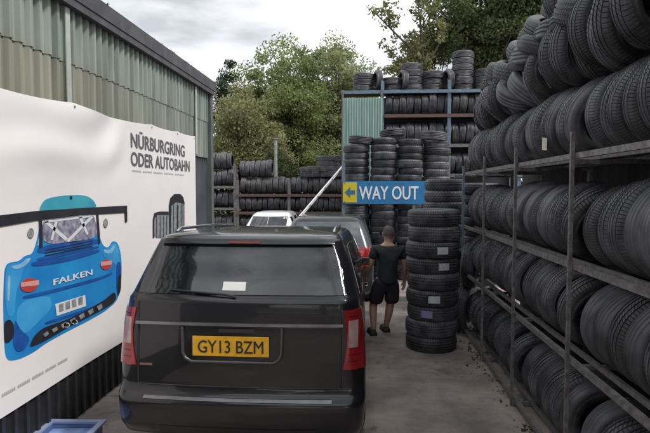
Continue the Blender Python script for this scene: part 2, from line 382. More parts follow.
art('printed_tyre_groove', [[(x,216),(x+.5,216),(x+.5,238),(x,238)] for x in (156,159.5,163,166)] + [[(x,199),(x+.5,199),(x+.5,233),(x,233)] for x in (173,180.5,182.3)], pblk, 3)
def wall_text(name, txt, px, py, px2, hpx, m, lvl, bold=.0, slant_to=None):
    """one line of lettering, left end at (px,py) = baseline, right end at px2, height hpx pixels at its left end"""
    y0, z0 = on_wall(px, py, BX); y1, _ = on_wall(px2, py, BX); _, zt = on_wall(px, py-hpx, BX)
    z1 = z0 if slant_to is None else on_wall(px2, slant_to, BX)[1]
    vs, fs = text_mesh(txt, 1, bold)
    xa, xb = min(v.x for v in vs), max(v.x for v in vs); ya, yb = 0, .73
    mb = MB()
    mb.add([(BX+.002+.0016*lvl+v.z, y0+(v.x-xa)/(xb-xa)*(y1-y0), z0+(v.x-xa)/(xb-xa)*(z1-z0)+v.y/yb*(zt-z0)) for v in vs], fs)
    return mb.build(name, m, banner)
wall_text('lettering', 'NÜRBURGRING', 130.5, 147, 184.5, 15, mat('print_text', (.13,.13,.14), .5), 1, .04)
wall_text('lettering', 'ODER AUTOBAHN', 130.5, 165.5, 189.5, 14.5, MATS['print_text'], 1, .04)
b = MB()
for k in range(34):
    y0, z0 = on_wall(132+52*k/34, 170.0, BX); y1, _ = on_wall(132+52*(k+.72)/34, 170, BX); zc = on_wall(132,171.5,BX)[1]
    if k % 7 != 6: b.poly([(BX+.0036,y0,zc),(BX+.0036,y1,zc),(BX+.0036,y1,zc+.018),(BX+.0036,y0,zc+.018)])
b.build('lettering', mat('print_pale_grey', (.5,.5,.5), .5), banner)
wall_text('lettering', 'FALKEN', 52.5, 285.5, 92, 6.5, pwht, 4, .03, slant_to=274.5)
b = MB()
for k in range(4): 
    xx = 58.5+6.4*k; b_ = [(xx,313-2.2*k),(xx+4.4,311.6-2.2*k),(xx+4.0,304-2.2*k),(xx-.4,305.5-2.2*k)]
    b.poly([(BX+.0068+.0016, *on_wall(p[0],p[1]-1,BX)) for p in b_])
b.build('plate_characters', pgrey, banner)
b = MB()
for k in range(40):
    if k % 8 == 7:
        if b.v: b.build('lettering', MATS['print_pale_grey'], banner)
        b = MB(); continue
    y0 = on_wall(2,414,BX)[0] + k*.022
    if y0 < 4.9: b.poly([(BX+.0036,y0,.62),(BX+.0036,y0+.016,.62),(BX+.0036,y0+.016,.645),(BX+.0036,y0,.645)])
if b.v: b.build('lettering', MATS['print_pale_grey'], banner)
b = MB()
for y in (1.3,3.05,4.6,6.4,7.3,ban_y1-.05):
    b.tube([(BX+.001+fold(y,ban_top(y)-.035), y, ban_top(y)-.035),(BX+.008+fold(y,ban_top(y)-.035), y, ban_top(y)-.035)], .011, 10)
b.build('eyelet', mat('brass_eyelet', (.4,.38,.33), .4, metal=.8), banner)

# ---------------------------------------------------------------- cars
def interp(tab, z):
    if z <= tab[0][0]: return tab[0][1:]
    for a, c in zip(tab, tab[1:]):
        if z <= c[0]:
            t = (z-a[0])/(c[0]-a[0]); return tuple(a[k]+(c[k]-a[k])*t for k in range(1, len(a)))
    return tab[-1][1:]
class CarShell:
    """horizontal rounded rings; table rows: z, half width, rear y, front y, rear corner r, front corner r"""
    def __init__(s, tab, crown=.05, fcrown=.18): s.tab = tab; s.crown = crown; s.fcrown = fcrown
    def ring(s, z, n=None):
        w, yr, yf, rc, rf = interp(s.tab, z)
        pts = []
        xs = [ (w-rc)*k/12 for k in range(13)]
        cr_ = lambda x: s.crown*(x/w)**2
        for x in xs: pts.append((x, yr+cr_(x)))
        y0 = yr+cr_(w-rc)
        for k in range(1, 11):
            a = math.pi/2*k/10; pts.append((w-rc+rc*math.sin(a), y0+rc*(1-math.cos(a))))
        ye = yf - s.fcrown - rf; ys = y0+rc
        for k in range(1, 31): pts.append((w, ys+(ye-ys)*k/30))
        for k in range(1, 9):
            a = math.pi/2*k/8; pts.append((w-rf*(1-math.cos(a)), ye+rf*math.sin(a)))
        xe = w-rf
        for k in range(1, 9):
            x = xe*(1-k/8); pts.append((x, yf - s.fcrown*(x/max(xe,1e-3))**2))
        return pts
    def pt(s, t, z, off=0.0):
        """t = arclength from rear centre (signed), off outwards"""
        pts = s.ring(z); sg = 1 if t >= 0 else -1; d = abs(t); i = 0
        while i < len(pts)-2:
            L_ = math.hypot(pts[i+1][0]-pts[i][0], pts[i+1][1]-pts[i][1])
            if d <= L_: break
            d -= L_; i += 1
        L_ = math.hypot(pts[i+1][0]-pts[i][0], pts[i+1][1]-pts[i][1]); u = d/max(L_,1e-6)
        tx, ty = (pts[i+1][0]-pts[i][0])/L_, (pts[i+1][1]-pts[i][1])/L_
        x = pts[i][0]+u*(pts[i+1][0]-pts[i][0]) + ty*off; y = pts[i][1]+u*(pts[i+1][1]-pts[i][1]) - tx*off
        return Vector((sg*x, y, z))
    def t_of_x(s, x, z):
        pts = s.ring(z); a = abs(x); d = 0
        for p, q in zip(pts, pts[1:]):
            if q[0] >= a: 
                return math.copysign(d + (a-p[0])/max(q[0]-p[0],1e-6)*math.hypot(q[0]-p[0],q[1]-p[1]), x)
            d += math.hypot(q[0]-p[0],q[1]-p[1])
            if q[0] < p[0]: break
        return math.copysign(d, x)
    def t_of_y(s, y, z):
        pts = s.ring(z); d = 0
        for i, (p, q) in enumerate(zip(pts, pts[1:])):
            if i > 12 and q[1] >= y: return d + max(0,(y-p[1]))/max(q[1]-p[1],1e-6)*math.hypot(q[0]-p[0],q[1]-p[1])
            d += math.hypot(q[0]-p[0],q[1]-p[1])
        return d
    def body(s, zs, arches=()):
        mb = MB(); rows = []
        for z in zs:
            r = s.ring(z); full = [(x, y, z) for x, y in r] + [(-x, y, z) for x, y in r[::-1][1:-1]]
            rows.append(full)
        n = len(rows[0]); vs = [p for r in rows for p in r]; fs = []
        for i in range(len(rows)-1):
            for k in range(n):
                a, b_, c, d = i*n+k, i*n+(k+1)%n, (i+1)*n+(k+1)%n, (i+1)*n+k
                cy = sum(vs[q][1] for q in (a,b_,c,d))/4; cz = sum(vs[q][2] for q in (a,b_,c,d))/4; cx = abs(sum(vs[q][0] for q in (a,b_,c,d))/4)
                if any((cy-ay)**2+(cz-az)**2 < ar*ar and cx > .5 for ay,az,ar in arches): continue
                fs.append((a,b_,c,d))
        # roof crown
        top = rows[-1]; cx = sum(p[0] for p in top)/n; cyy = sum(p[1] for p in top)/n; zt = top[0][2]
        prev = (len(rows)-1)*n
        for f_, dz in ((.8,.010),(.5,.018),(.2,.022)):
            st = len(vs); vs += [(cx+(p[0]-cx)*f_, cyy+(p[1]-cyy)*f_, zt+dz) for p in top]
            for k in range(n): fs.append((prev+k, prev+(k+1)%n, st+(k+1)%n, st+k))
            prev = st
        fs.append(tuple(prev+k for k in range(n)))
        fs.append(tuple(range(n))[::-1])
        mb.add(vs, fs, True)
        return mb
    def patch(s, zs, tl, tr, n=14, off=.004, depth=.012, mb=None):
        """solid patch following the shell; tl(z), tr(z) give its edges"""
        mb = mb or MB()
        O = [[s.pt(tl(z)+(tr(z)-tl(z))*k/n, z, off) for k in range(n+1)] for z in zs]
        I = [[s.pt(tl(z)+(tr(z)-tl(z))*k/n, z, off-depth) for k in range(n+1)] for z in zs]
        mb.grid(O, True)
        edge = lambda a, b_: mb.grid([a, b_], False)
        edge(I[0], O[0]); edge(O[-1], I[-1])
        mb.grid([[I[i][0], O[i][0]] for i in range(len(zs))], False); mb.grid([[O[i][-1], I[i][-1]] for i in range(len(zs))], False)
        return mb
def zr(a, b_, n): return [a+(b_-a)*k/n for k in range(n+1)]

paint_black = mat('black_car_paint', (.010,.010,.012), .28, coat=.65, spec=.35)
glass_dark = mat('tinted_glass', (.012,.016,.019), .04, spec=.7, coat=.3, var=.4, scale=3, bump=.35, bscale=2.2)
chrome = mat('chrome', (.55,.56,.58), .22, metal=1, var=.1)
black_plastic = mat('black_plastic', (.02,.02,.021), .55, var=.2)
lamp_red = mat('red_lens', (.28,.012,.014), .12, coat=.8, var=.15, scale=30)
lamp_clear = mat('clear_lens', (.44,.30,.28), .15, coat=.8, var=.2, scale=12)
tyre_simple = mat('car_tyre_rubber', (.025,.025,.026), .8)
rim_metal = mat('alloy', (.35,.36,.37), .35, metal=.9)

def wheel(root, x, y, r=.335, w=.22):
    e = MB(); prof = [(-.5*w,.62*r),(-.52*w,.8*r),(-.46*w,.96*r),(-.38*w,r),(.38*w,r),(.46*w,.96*r),(.52*w,.8*r),(.5*w,.62*r)]
    n = 32
    P_ = [[(x+a, y+b_*math.cos(2*math.pi*k/n), r+b_*math.sin(2*math.pi*k/n)) for k in range(n+1)] for a, b_ in prof]
    e.grid(P_, True); wh = e.build('wheel', tyre_simple, root)
    sg = 1 if x > 0 else -1
    d = MB(); d.tube([(x-.4*w,y,r),(x+.4*w,y,r)], .6*r, 24)
    for k in range(8):
        a = 2*math.pi*k/8; d.box(-.01,.01,-.018,.018,.1*r,.6*r, Matrix.Translation((x+sg*.44*w,y,r)) @ Matrix.Rotation(a,4,'X'))
    d.build('rim', rim_metal, wh)

def plate_obj(root, cx, z0, z1, w_, y, txt, bgm, front=False, tilt=0.0, name='number_plate'):
    b_ = MB(); b_.box(cx-w_/2, cx+w_/2, y-.008, y, z0, z1); p = b_.build(name, bgm, root)
    if txt:
        vs, fs = text_mesh(txt, 1, .012); xa, xb = min(v.x for v in vs), max(v.x for v in vs)
        h = (z1-z0)*.66; t = MB(); W_ = w_*.86
        t.add([(cx - W_/2 + (v.x-xa)/(xb-xa)*W_, y-.0105-v.z, z0+(z1-z0)*.17+v.y/.73*h) for v in vs], fs)
        t.build('plate_lettering', mat('plate_black', (.02,.02,.02), .5), p)
    return p

# --- black people carrier
VX, VY = -.955, 3.74
mv = empty('people_carrier', (VX, VY, 0))
tag(mv, 'black people carrier seen from behind with yellow plate GY13 BZM', 'car')
tab = [(.20,.88,.20,4.92,.12,.3),(.28,.93,.05,5.0,.14,.35),(.36,.958,.01,5.05,.15,.35),(.53,.972,.0,5.08,.16,.35),(.565,.975,.01,5.08,.16,.35),(.59,.975,.05,5.08,.14,.35),(.64,.975,.07,5.06,.14,.35),
       (.80,.972,.075,5.0,.15,.35),(1.0,.955,.085,4.75,.15,.35),(1.12,.945,.095,4.3,.15,.32),(1.22,.93,.10,3.95,.16,.3),(1.305,.915,.11,3.85,.16,.3),(1.33,.905,.15,3.8,.16,.3),
       (1.45,.872,.235,3.55,.17,.28),(1.60,.828,.325,3.3,.18,.26),(1.68,.80,.375,3.15,.18,.26),(1.735,.775,.40,3.0,.18,.25),(1.765,.74,.44,2.85,.2,.25),(1.78,.67,.52,2.7,.22,.2)]
cs = CarShell(tab)
zs = [.2,.28,.32,.36,.42,.47,.53,.565,.59,.615,.64] + zr(.68,1.28,12) + [1.305,1.33] + zr(1.36,1.69,8) + [1.72,1.735,1.75,1.765,1.775,1.78]
arch = ((.98,.36,.40),(4.08,.36,.40))
cs.body(zs, arch).build('body', paint_black, mv)
for wx in (-.86,.86):
    for wy in (.98,4.08): wheel(mv, wx, wy, .345)
T = cs.t_of_x
# rear glass
g1 = cs.patch(zr(1.345,1.70,8), lambda z: T(-.855+.145*(z-1.34)/.36,z), lambda z: T(.855-.145*(z-1.34)/.36,z), 24, .006)
rg = g1.build('rear_window', glass_dark, mv)
g1 = cs.patch([1.375,1.435], lambda z: T(-.135,z), lambda z: T(.045,z), 2, .010, .003); g1.build('paper_notice', mat('white_paper', (.6,.6,.58), .8), rg)
b = MB(); p0 = cs.pt(0,1.31,.02); p1 = cs.pt(.05,1.33,.03); 
b.tube([cs.pt(-.02,1.335,.03), cs.pt(-.10,1.35,.03), cs.pt(-.55,1.375,.022)], [.012,.009,.006], 6)
b.build('rear_wiper', black_plastic, mv)
# roof spoiler lip
b = cs.patch(zr(1.715,1.755,3), lambda z: T(-.70,z), lambda z: T(.70,z), 24, .04, .055); b.build('roof_spoiler', paint_black, mv)
b = cs.patch(zr(1.722,1.74,1), lambda z: T(-.13,z), lambda z: T(.13,z), 4, .049, .006); b.build('brake_light', mat('dark_red_lens', (.12,.01,.01), .2), mv)
for sg in (-1,1):
    b = MB(); b.tube([(sg*.70,.75,1.775),(sg*.70,.85,1.805),(sg*.70,1.7,1.81),(sg*.66,2.55,1.805),(sg*.655,2.65,1.775)], .016, 8); b.build('roof_rail', chrome, mv)
# chrome handle strip and the reflection along the lower ledge
b = cs.patch([1.120,1.126,1.136,1.142], lambda z: T(-.80,z), lambda z: T(.80,z), 30, .022, .03); b.build('tailgate_strip', mat('satin_strip', (.26,.26,.27), .3, metal=.9, var=.15), mv)
b = cs.patch([.568,.584], lambda z: T(-.72,z), lambda z: T(.72,z), 30, .012, .03); b.build('ledge_reflection', MATS['satin_strip'], mv)  # bright metal strip stands in for light reflected off the bumper ledge
# plate recess trim
fr = MB(); yb = -.0
def yr_at(z): return cs.pt(0, z)[1]
rp = [(-.425,1.11),(-.42,.91),(-.40,.87),(-.35,.845),(.28,.845),(.32,.87),(.34,.91),(.345,1.11)]
fr.tube([(x, cs.pt(T(x,z),z)[1]-.008, z) for x, z in rp], .014, 8); fr.build('plate_surround', mat('satin_trim', (.11,.11,.115), .4, metal=.8), mv)
b = cs.patch(zr(.85,1.115,4), lambda z: T(-.415,z), lambda z: T(.335,z), 10, .004, .01); b.build('plate_recess', paint_black, mv)
plate_obj(mv, -.045, .895, 1.045, .585, .070, 'GY13 BZM', mat('plate_yellow', (.68,.36,.015), .45, var=.1, scale=20))
# lamps
for sg in (-1,1):
    def edge_in(z): return sg*(T(.80+.03*math.sin((z-.8)*7), z))
    def edge_out(z): return sg*(T(.90, min(z,1.2)) + .11 + .08*(z-.8))
    L_ = cs.patch(zr(.80,1.24,10), (edge_in if sg > 0 else edge_out), (edge_out if sg > 0 else edge_in), 10, .010, .03)
    lo = L_.build('tail_lamp', lamp_red, mv)
    L_ = cs.patch(zr(.965,1.165,5), (lambda z: sg*T(.84,z)) if sg > 0 else (lambda z: -T(.905,z)), (lambda z: T(.905,z)) if sg > 0 else (lambda z: -T(.84,z)), 6, .014, .01)
    L_.build('reverse_lens', lamp_clear, lo)
    for zc in (.86,.91,1.19):
        L_ = cs.patch([zc,zc+.006], (lambda z: sg*T(.84,z)) if sg > 0 else (lambda z: -T(.905,z)), (lambda z: T(.905,z)) if sg > 0 else (lambda z: -T(.84,z)), 6, .0115, .004)
        L_.build('lens_seam', mat('lens_seam', (.09,.008,.01), .3), lo)
    # side glass strip
    yA = lambda z: cs.t_of_y(.62+ (z-1.2)*.45, z)
    for (ya, yb_) in ((.62,1.55),(1.63,2.7),(2.78,3.25)):
        tl = lambda z, ya=ya: sg*cs.t_of_y(ya+(z-1.2)*(.40 if ya<1 else 0), z)
        tr_ = lambda z, yb_=yb_: sg*cs.t_of_y(min(yb_, 3.4-(z-1.2)*1.2), z)
        q = cs.patch(zr(1.27,1.66,6), tl if sg>0 else tr_, tr_ if sg>0 else tl, 10, .005)
        q.build('side_window', glass_dark, mv)
    b = MB(); b.tube([(sg*.90,3.35,1.17),(sg*.97,3.33,1.19)], .025, 8); b.box(sg*.985-.05, sg*.985+.05, 3.31,3.38,1.13,1.25); b.build('door_mirror', paint_black, mv, .02)
    b = MB(); b.tube([(sg*.975,2.1,1.06),(sg*1.0,2.12,1.06),(sg*1.0,2.28,1.06),(sg*.975,2.3,1.06)], .013, 6); b.build('door_handle', chrome, mv)
q = cs.patch(zr(1.18,1.68,6), lambda z: sum(math.dist(a,c) for a,c in zip(cs.ring(z),cs.ring(z)[1:]))-.62, lambda z: sum(math.dist(a,c) for a,c in zip(cs.ring(z),cs.ring(z)[1:]))-.01, 8, .005)
wsc = q.build('windscreen', glass_dark, mv)
# model script badge (plain raised dashes) and panel gap
b = cs.patch([.80,.815], lambda z: T(-.77,z), lambda z: T(-.67,z), 4, .006, .008); b.build('badge', mat('satin_trim2', (.20,.10,.10), .35), mv)
for sg in (-1,1):
    b = MB(); b.tube([cs.pt(sg*T(.785,z),z,.001) for z in zr(.66,1.29,8)], .007, 5); b.build('tailgate_gap', black_plastic, mv)
b = MB(); b.tube([cs.pt(T(x_,.655),.655,.001) for x_ in [-.77+.11*k for k in range(15)]], .007, 5); b.build('tailgate_gap', black_plastic, mv)
b = cs.patch([1.07,1.10], lambda z: T(-.14,z), lambda z: T(.14,z), 6, .012, .02); b.build('tailgate_handle', black_plastic, mv)
b = cs.patch([.30,.36], lambda z: T(-.6,z), lambda z: T(.6,z), 10, .006, .02); b.build('bumper_insert', black_plastic, mv)

# the roof falls gently towards the windscreen
for o_ in [mv] + list(mv.children_recursive):
    if o_.type == 'MESH':
        for v_ in o_.data.vertices:
            if v_.co.y > .8 and v_.co.z > 1.15:
                k_ = min(1, (v_.co.z-1.15)/.6); v_.co.z -= (v_.co.y-.8)*.042*k_
# --- silver hatchback ahead of it
def small_car(name, label, loc, rz, tab, paint, L_, roofz, glassm, rear_glass, txt, plate_m, lampx, lampz, wheel_y):
    r = empty(name, loc, rz); tag(r, label, 'car')
    s = CarShell(tab, .05, .16); z1 = tab[-1][0]
    s.body([.2] + zr(.26, z1-.02, 26) + [z1-.01, z1], tuple((wy,.32,.37) for wy in wheel_y)).build('body', paint, r)
    for wx in (-.76,.76):
        for wy in wheel_y: wheel(r, wx, wy, .31, .2)
    T_ = s.t_of_x
    z0, zt, xb, xt = rear_glass
    q = s.patch(zr(z0,zt,6), lambda z: T_(-(xb+(xt-xb)*(z-z0)/(zt-z0)),z), lambda z: T_(xb+(xt-xb)*(z-z0)/(zt-z0),z), 16, .006); q.build('rear_window', glassm, r)
    tot = lambda z: sum(math.dist(a,c) for a,c in zip(s.ring(z), s.ring(z)[1:]))
    q = s.patch(zr(z0,zt-.02,6), lambda z: tot(z)-.56, lambda z: tot(z)-.005, 8, .005)
    q = s.patch(zr(z0,zt-.02,6), lambda z: -tot(z)+.005, lambda z: -tot(z)+.56, 8, .005, mb=q); q.build('windscreen', glassm, r)
    for sg in (-1,1):
        for ya, yb_ in ((.55, L_*.36),(L_*.38, L_*.56)):
            tl = lambda z: sg*s.t_of_y(ya+(z-z0)*.5, z); tr_ = lambda z: sg*s.t_of_y(yb_-(z-z0)*.35, z)
            s.patch(zr(z0,zt-.04,5), tl if sg>0 else tr_, tr_ if sg>0 else tl, 8, .005).build('side_window', glassm, r)
        a = lambda z: sg*T_(lampx,z); c = lambda z: sg*(T_(lampx,z)+.34)
        s.patch(zr(lampz[0],lampz[1],6), a if sg>0 else c, c if sg>0 else a, 8, .009, .03).build('tail_lamp', lamp_red, r)
        hl = lambda z: sg*(tot(z)-.62); hr = lambda z: sg*(tot(z)-.34)
        s.patch(zr(.60,.76,4), hl if sg>0 else hr, hr if sg>0 else hl, 6, .008, .02).build('headlight', lamp_clear, r)
        b_ = MB(); b_.box(sg*.96-.09, sg*.96+.09, L_*.62, L_*.62+.07, z0-.02, z0+.12); b_.build('door_mirror', paint, r, .02)
    plate_obj(r, 0, .62, .74, .52, s.pt(0,.66)[1]-.004, txt, plate_m)
    return r, s
stab = [(.20,.78,.18,4.0,.15,.3),(.30,.84,.03,4.15,.16,.3),(.50,.87,.0,4.2,.18,.32),(.75,.875,.03,4.15,.18,.32),(.92,.865,.05,3.7,.18,.3),(1.05,.85,.09,3.2,.18,.28),
        (1.25,.79,.20,2.85,.18,.26),(1.45,.72,.32,2.55,.18,.24),(1.58,.67,.42,2.3,.18,.22),(1.63,.60,.52,2.1,.2,.2)]
silver = mat('silver_paint', (.028,.031,.037), .35, metal=.4, coat=.6)
sky_glass = mat('clear_car_glass', (.05,.065,.075), .05, spec=1.0, coat=1.0)
small_car('hatchback_car', 'dark silver hatchback parked in front of the black people carrier, red tail lamp showing', (-.69, 9.35, 0), 0, stab, silver, 4.2, 1.63, sky_glass, (1.06,1.55,.70,.58), '', mat('plate_yellow_far', (.55,.38,.03), .5), .52, (.76,1.10), (.8,3.35))
wtab = [(.20,.74,.18,3.5,.15,.3),(.30,.78,.03,3.6,.16,.3),(.50,.80,.0,3.65,.18,.32),(.72,.80,.03,3.6,.18,.32),(.88,.79,.05,3.15,.18,.3),(.95,.77,.08,2.85,.18,.28),
        (1.15,.70,.16,2.55,.18,.26),(1.35,.62,.26,2.25,.18,.24),(1.46,.57,.36,2.05,.18,.22),(1.50,.50,.46,1.9,.2,.2)]
small_car('compact_car', 'small white car parked by the far tyre racks behind the people carrier roof', (-2.66, 16.6, 0), math.pi, [(q[0], q[1]*.93)+q[2:] for q in wtab], mat('white_paint', (.75,.76,.77), .35, coat=.6), 3.65, 1.5, glass_dark, (.97,1.42,.64,.52), '', mat('plate_white_far', (.7,.7,.68), .5), .60, (.66,1.0), (.7,2.9))

# ---------------------------------------------------------------- tyres
def tyre_mesh(name, Rr, W, r0, N=180, period=3, hi=True):
    gr = [-.25, -.085, .085, .25] if W > .19 else [-.2, 0, .2]
    prof = []   # (x/W, r, kind) kind: 0 plain, 1 shoulder rib, 2 centre rib
    prof += [(-.36, r0, 0), (-.44, r0+.006, 0), (-.475, r0+.03, 0), (-.5, r0+.45*(Rr-r0), 0), (-.497, Rr-.065, 0), (-.485, Rr-.062, 0), (-.482, Rr-.045, 0), (-.455, Rr-.030, 1), (-.40, Rr-.017, 1)]
    for k, gx in enumerate(gr):
        kind = 1 if k == 0 else 2
        prof += [(gx-.032, Rr-.16*gx*gx*Rr/.32*.5, kind), (gx-.022, Rr-.013, 0), (gx+.022, Rr-.013, 0)]
        prof += [(gx+.032, Rr-.08*gx*gx, 2 if k < len(gr)-1 else 1)]
    prof += [(.40, Rr-.017, 1), (.455, Rr-.030, 1), (.482, Rr-.045, 0), (.485, Rr-.062, 0), (.497, Rr-.065, 0), (.5, r0+.45*(Rr-r0), 0), (.475, r0+.03, 0), (.44, r0+.006, 0), (.36, r0, 0)]
    tread_lo, tread_hi = 7, len(prof)-9
    prof += [(.35, r0+.012, 0), (.44, r0+.5*(Rr-r0), 0), (.40, Rr-.03, 0), (.25, Rr-.02, 0), (-.25, Rr-.02, 0), (-.40, Rr-.03, 0), (-.44, r0+.5*(Rr-r0), 0), (-.35, r0+.012, 0)]
    np_ = len(prof); vs = []
    for a in range(N):
        for (x, r, k) in prof:
            rr = r; da = 0
            if hi and k:
                if a % 3 == 0: rr -= .006
                da = x * .5 if k == 2 else 0
            th = 2*math.pi*((a//3) + (0,.10,.90)[a%3])/(N/3) + da if hi else 2*math.pi*a/N
            vs.append((x*W, rr*math.cos(th), rr*math.sin(th)))
    fs = []; sm = []
    for a in range(N):
        a2 = (a+1) % N
        for p in range(np_):
            p2 = (p+1) % np_
            fs.append((a*np_+p, a*np_+p2, a2*np_+p2, a2*np_+p)); sm.append(not (tread_lo <= p < tread_hi and hi))
    me = bpy.data.meshes.new(name); me.from_pydata(vs, [], fs); me.polygons.foreach_set('use_smooth', sm); me.update()
    me.materials.append(rubber); me['R'] = Rr; me['W'] = W
    return me
HIa = [tyre_mesh('tyre', .318, .185, .20, 213), tyre_mesh('tyre', .308, .175, .19, 180), tyre_mesh('tyre', .328, .205, .215, 240), tyre_mesh('tyre', .302, .168, .19, 261), tyre_mesh('tyre', .332, .195, .20, 192)]
HI = HIa + [tyre_mesh('tyre', .315, .185, .195, 96, 2, False), tyre_mesh('tyre', .322, .20, .21, 96, 2, False)]
MD = [tyre_mesh('tyre', m_['R'], m_['W'], .2, 123, 2) for m_ in HI]
LO = [tyre_mesh('tyre', .31, .20, .195, 28, 2, False), tyre_mesh('tyre', .30, .185, .19, 28, 2, False), tyre_mesh('tyre', .325, .215, .2, 28, 2, False)]
TY = []      # (distance, mesh, matrix, label, group, extra)
def add_tyre(me, M, label, group, extra=None):
    d = (M.translation - Vector((0,0,EYE))).length
    TY.append((d, me, M, label, group, extra))
def upright(cx, cy, cz, lean, yaw, spin):     # axis along Y
    return Matrix.Translation((cx,cy,cz)) @ Matrix.Rotation(lean,4,'X') @ Matrix.Rotation(math.pi/2+yaw,4,'Z') @ Matrix.Rotation(spin,4,'X')
def flat(cx, cy, cz, tx=0, ty=0, spin=0):
    return Matrix.Translation((cx,cy,cz)) @ Matrix.Rotation(tx,4,'X') @ Matrix.Rotation(ty,4,'Y') @ Matrix.Rotation(spin,4,'Z') @ Matrix.Rotation(math.pi/2,4,'Y')

# --- right rack
RX = 1.5
RAILS = [2.41, 1.62, .93, .09]
POSTS = [at(p, 190, 1)[0] for p in (575,518,486,465)]
POSTY = [RX/p for p in POSTS]          # distance of each upright seen in the photo
POSTY = [POSTY[0]-2.6, POSTY[0]-1.3] + POSTY
rack = empty('tyre_rack', (RX, 4, 0)); tag(rack, 'long grey steel tyre rack with four shelves along the right side', 'rack')
def rpart(mb, name, m, root=None):
    o = mb.build(name, m); root = root or rack; o.parent = root; o.location = -root.location; return o
for i, py in enumerate(POSTY):
    last = i == len(POSTY)-1
    b = MB(); th = .013 if not last else .03
    b.box(RX-.038, RX-.012, py-th, py+th, 0, 2.56 if not last else 2.50)
    rpart(b, 'upright', bluesteel if last else steel)
    b = MB(); b.box(RX+.66, RX+.70, py-.022, py+.022, 0, 2.45)
    for z in RAILS: b.box(RX-.01, RX+.66, py-.018, py+.018, z-.075, z-.045)
    rpart(b, 'back_frame', steel)
for z in RAILS:
    b = MB(); b.box(RX-.009, RX+.026, POSTY[0]-.3, POSTY[-1]+.03, z-.038, z+.002); rpart(b, 'front_rail', steel)
    b = MB(); b.box(RX+.14, RX+.17, POSTY[0]-.3, POSTY[-1], z-.043, z-.008); b.box(RX+.56, RX+.59, POSTY[0]-.3, POSTY[-1], z-.043, z-.008); rpart(b, 'support_bar', steel)
b = MB(); b.box(RX-.16, RX-.052, POSTY[-1]-.03, POSTY[-1]+.03, 1.52, 1.56); b.box(RX-.16, RX-.052, POSTY[-1]-.03, POSTY[-1]+.03, 2.33, 2.37); rpart(b, 'bracket', bluesteel)

shelf_name = ['top shelf', 'second shelf down', 'third shelf down', 'lowest shelf']
rng = random.Random(21)
ROWTOP = {}
for si, z in enumerate(RAILS):
    items = []
    for bay in range(len(POSTY)-1):
        y0, y1 = POSTY[bay]+.03, POSTY[bay+1]-.03
        if bay == 0: y0 += .45
        y = y1 if si else y1       # fill from the far end towards the camera
        stop = y0
        if si == 1 and bay == 1: stop = y0+.05
        if si == 1 and bay == 2: stop = y0+.34
        if si == 2 and bay == 2: stop = y0+.34
        if si == 3: stop = y0 + (.35 if bay in (1,3) else .1)
        k = 0; lean = 0
        while True:
            me = rng.choice(HI if y < 6 else MD)
            if si in (1,2) and me['R'] > .33: continue
            k += 1
            # the lean grows towards the camera: tops tip nearer
            if si == 0: lean = R(rng.uniform(6,12)) + R(13)*(k/9) if bay >= 2 else R(rng.uniform(-2,14))
            elif si == 1: lean = R(rng.uniform(0,6)) + (R(10)*(k/8) if bay in (2,3) else 0)
            elif si == 2: lean = R(rng.uniform(4,14))
            else: lean = R(rng.uniform(2,16))
            W_, R_ = me['W'], me['R']
            step = W_*rng.uniform(.97,1.03)/max(.8, math.cos(lean))
            if y - step < stop: break
            items.append((y-step/2, me, lean)); y -= step
        # a bigger tyre fallen against its neighbours in the gap
        if (si, bay) in ((1,2),(2,2),(3,1),(3,3)):
            items.append((stop-.02 if si != 1 else stop-.03, HI[0], R(27 if si == 1 else 20)))
    items.sort(key=lambda t: -t[0])
    for n, (yc, me, lean) in enumerate(items):
        R_, W_ = me['R'], me['W']
        cz = z + R_*math.cos(lean)*.985 + abs(math.sin(lean))*W_*.35 - .035 
        cx = RX + .345 + rng.uniform(-.012,.02) + (R_-.318)*.6 - (.02 if si == 0 else 0)
        # rotation about X by +lean moves the top towards -Y
        M = upright(cx, yc - math.sin(lean)*R_*.25, cz, lean, R(rng.uniform(-3.5,3.5)), rng.uniform(0,6.28))
        add_tyre(me, M, "tyre on the right rack's %s, %s from its blue end post" % (shelf_name[si], ORD[n+1]), 'tyres standing in rows on the right rack')
# --- heap on top of the rack
rng = random.Random(5)
heap = []
def heap_tyre(cy, cx, cz, lean, yaw, me=None): heap.append((cy, cx, cz, lean, yaw, me or rng.choice(HI)))
y = POSTY[-1] - .05
while y > 2.3:
    a = rng.choice((R(rng.uniform(-6,12)), R(rng.uniform(-60,-30)))) if 4.6 < y < 7 else R(rng.uniform(2,14))
    heap_tyre(y, RX+.32+rng.uniform(-.10,.10), 2.41+.62+.225-.04*(a<0)+rng.uniform(-.02,.05), a, R(rng.uniform(-4,38) if y > 4.6 else rng.uniform(6,20)))
    y -= rng.uniform(.23,.30) if y > 4.6 else rng.uniform(.19,.24)
y = POSTY[-1] - .75
while y > 2.3:
    heap_tyre(y, RX+.34+rng.uniform(-.09,.12), 2.41+1.07+rng.uniform(-.02,.05), R(rng.uniform(-88,-60)), R(rng.uniform(-4,20)))
    y -= rng.uniform(.20,.26)
y = POSTY[-1] - 1.5; k = 0
while y > 2.0:
    if y > 5.0:
        heap_tyre(y, RX+.46+rng.uniform(-.08,.10), 2.41+1.33+rng.uniform(-.02,.05), R(rng.uniform(-84,-58)), R(rng.uniform(0,22))); y -= rng.uniform(.22,.30)
    else:
        k += 1; heap_tyre(y, RX+.42+rng.uniform(-.05,.08), 2.41+1.50+rng.uniform(-.02,.04), R(rng.uniform(4,10)+(k%6)*2.5), R(rng.uniform(4,14))); y -= rng.uniform(.19,.225)
y = POSTY[-1] - 3.0
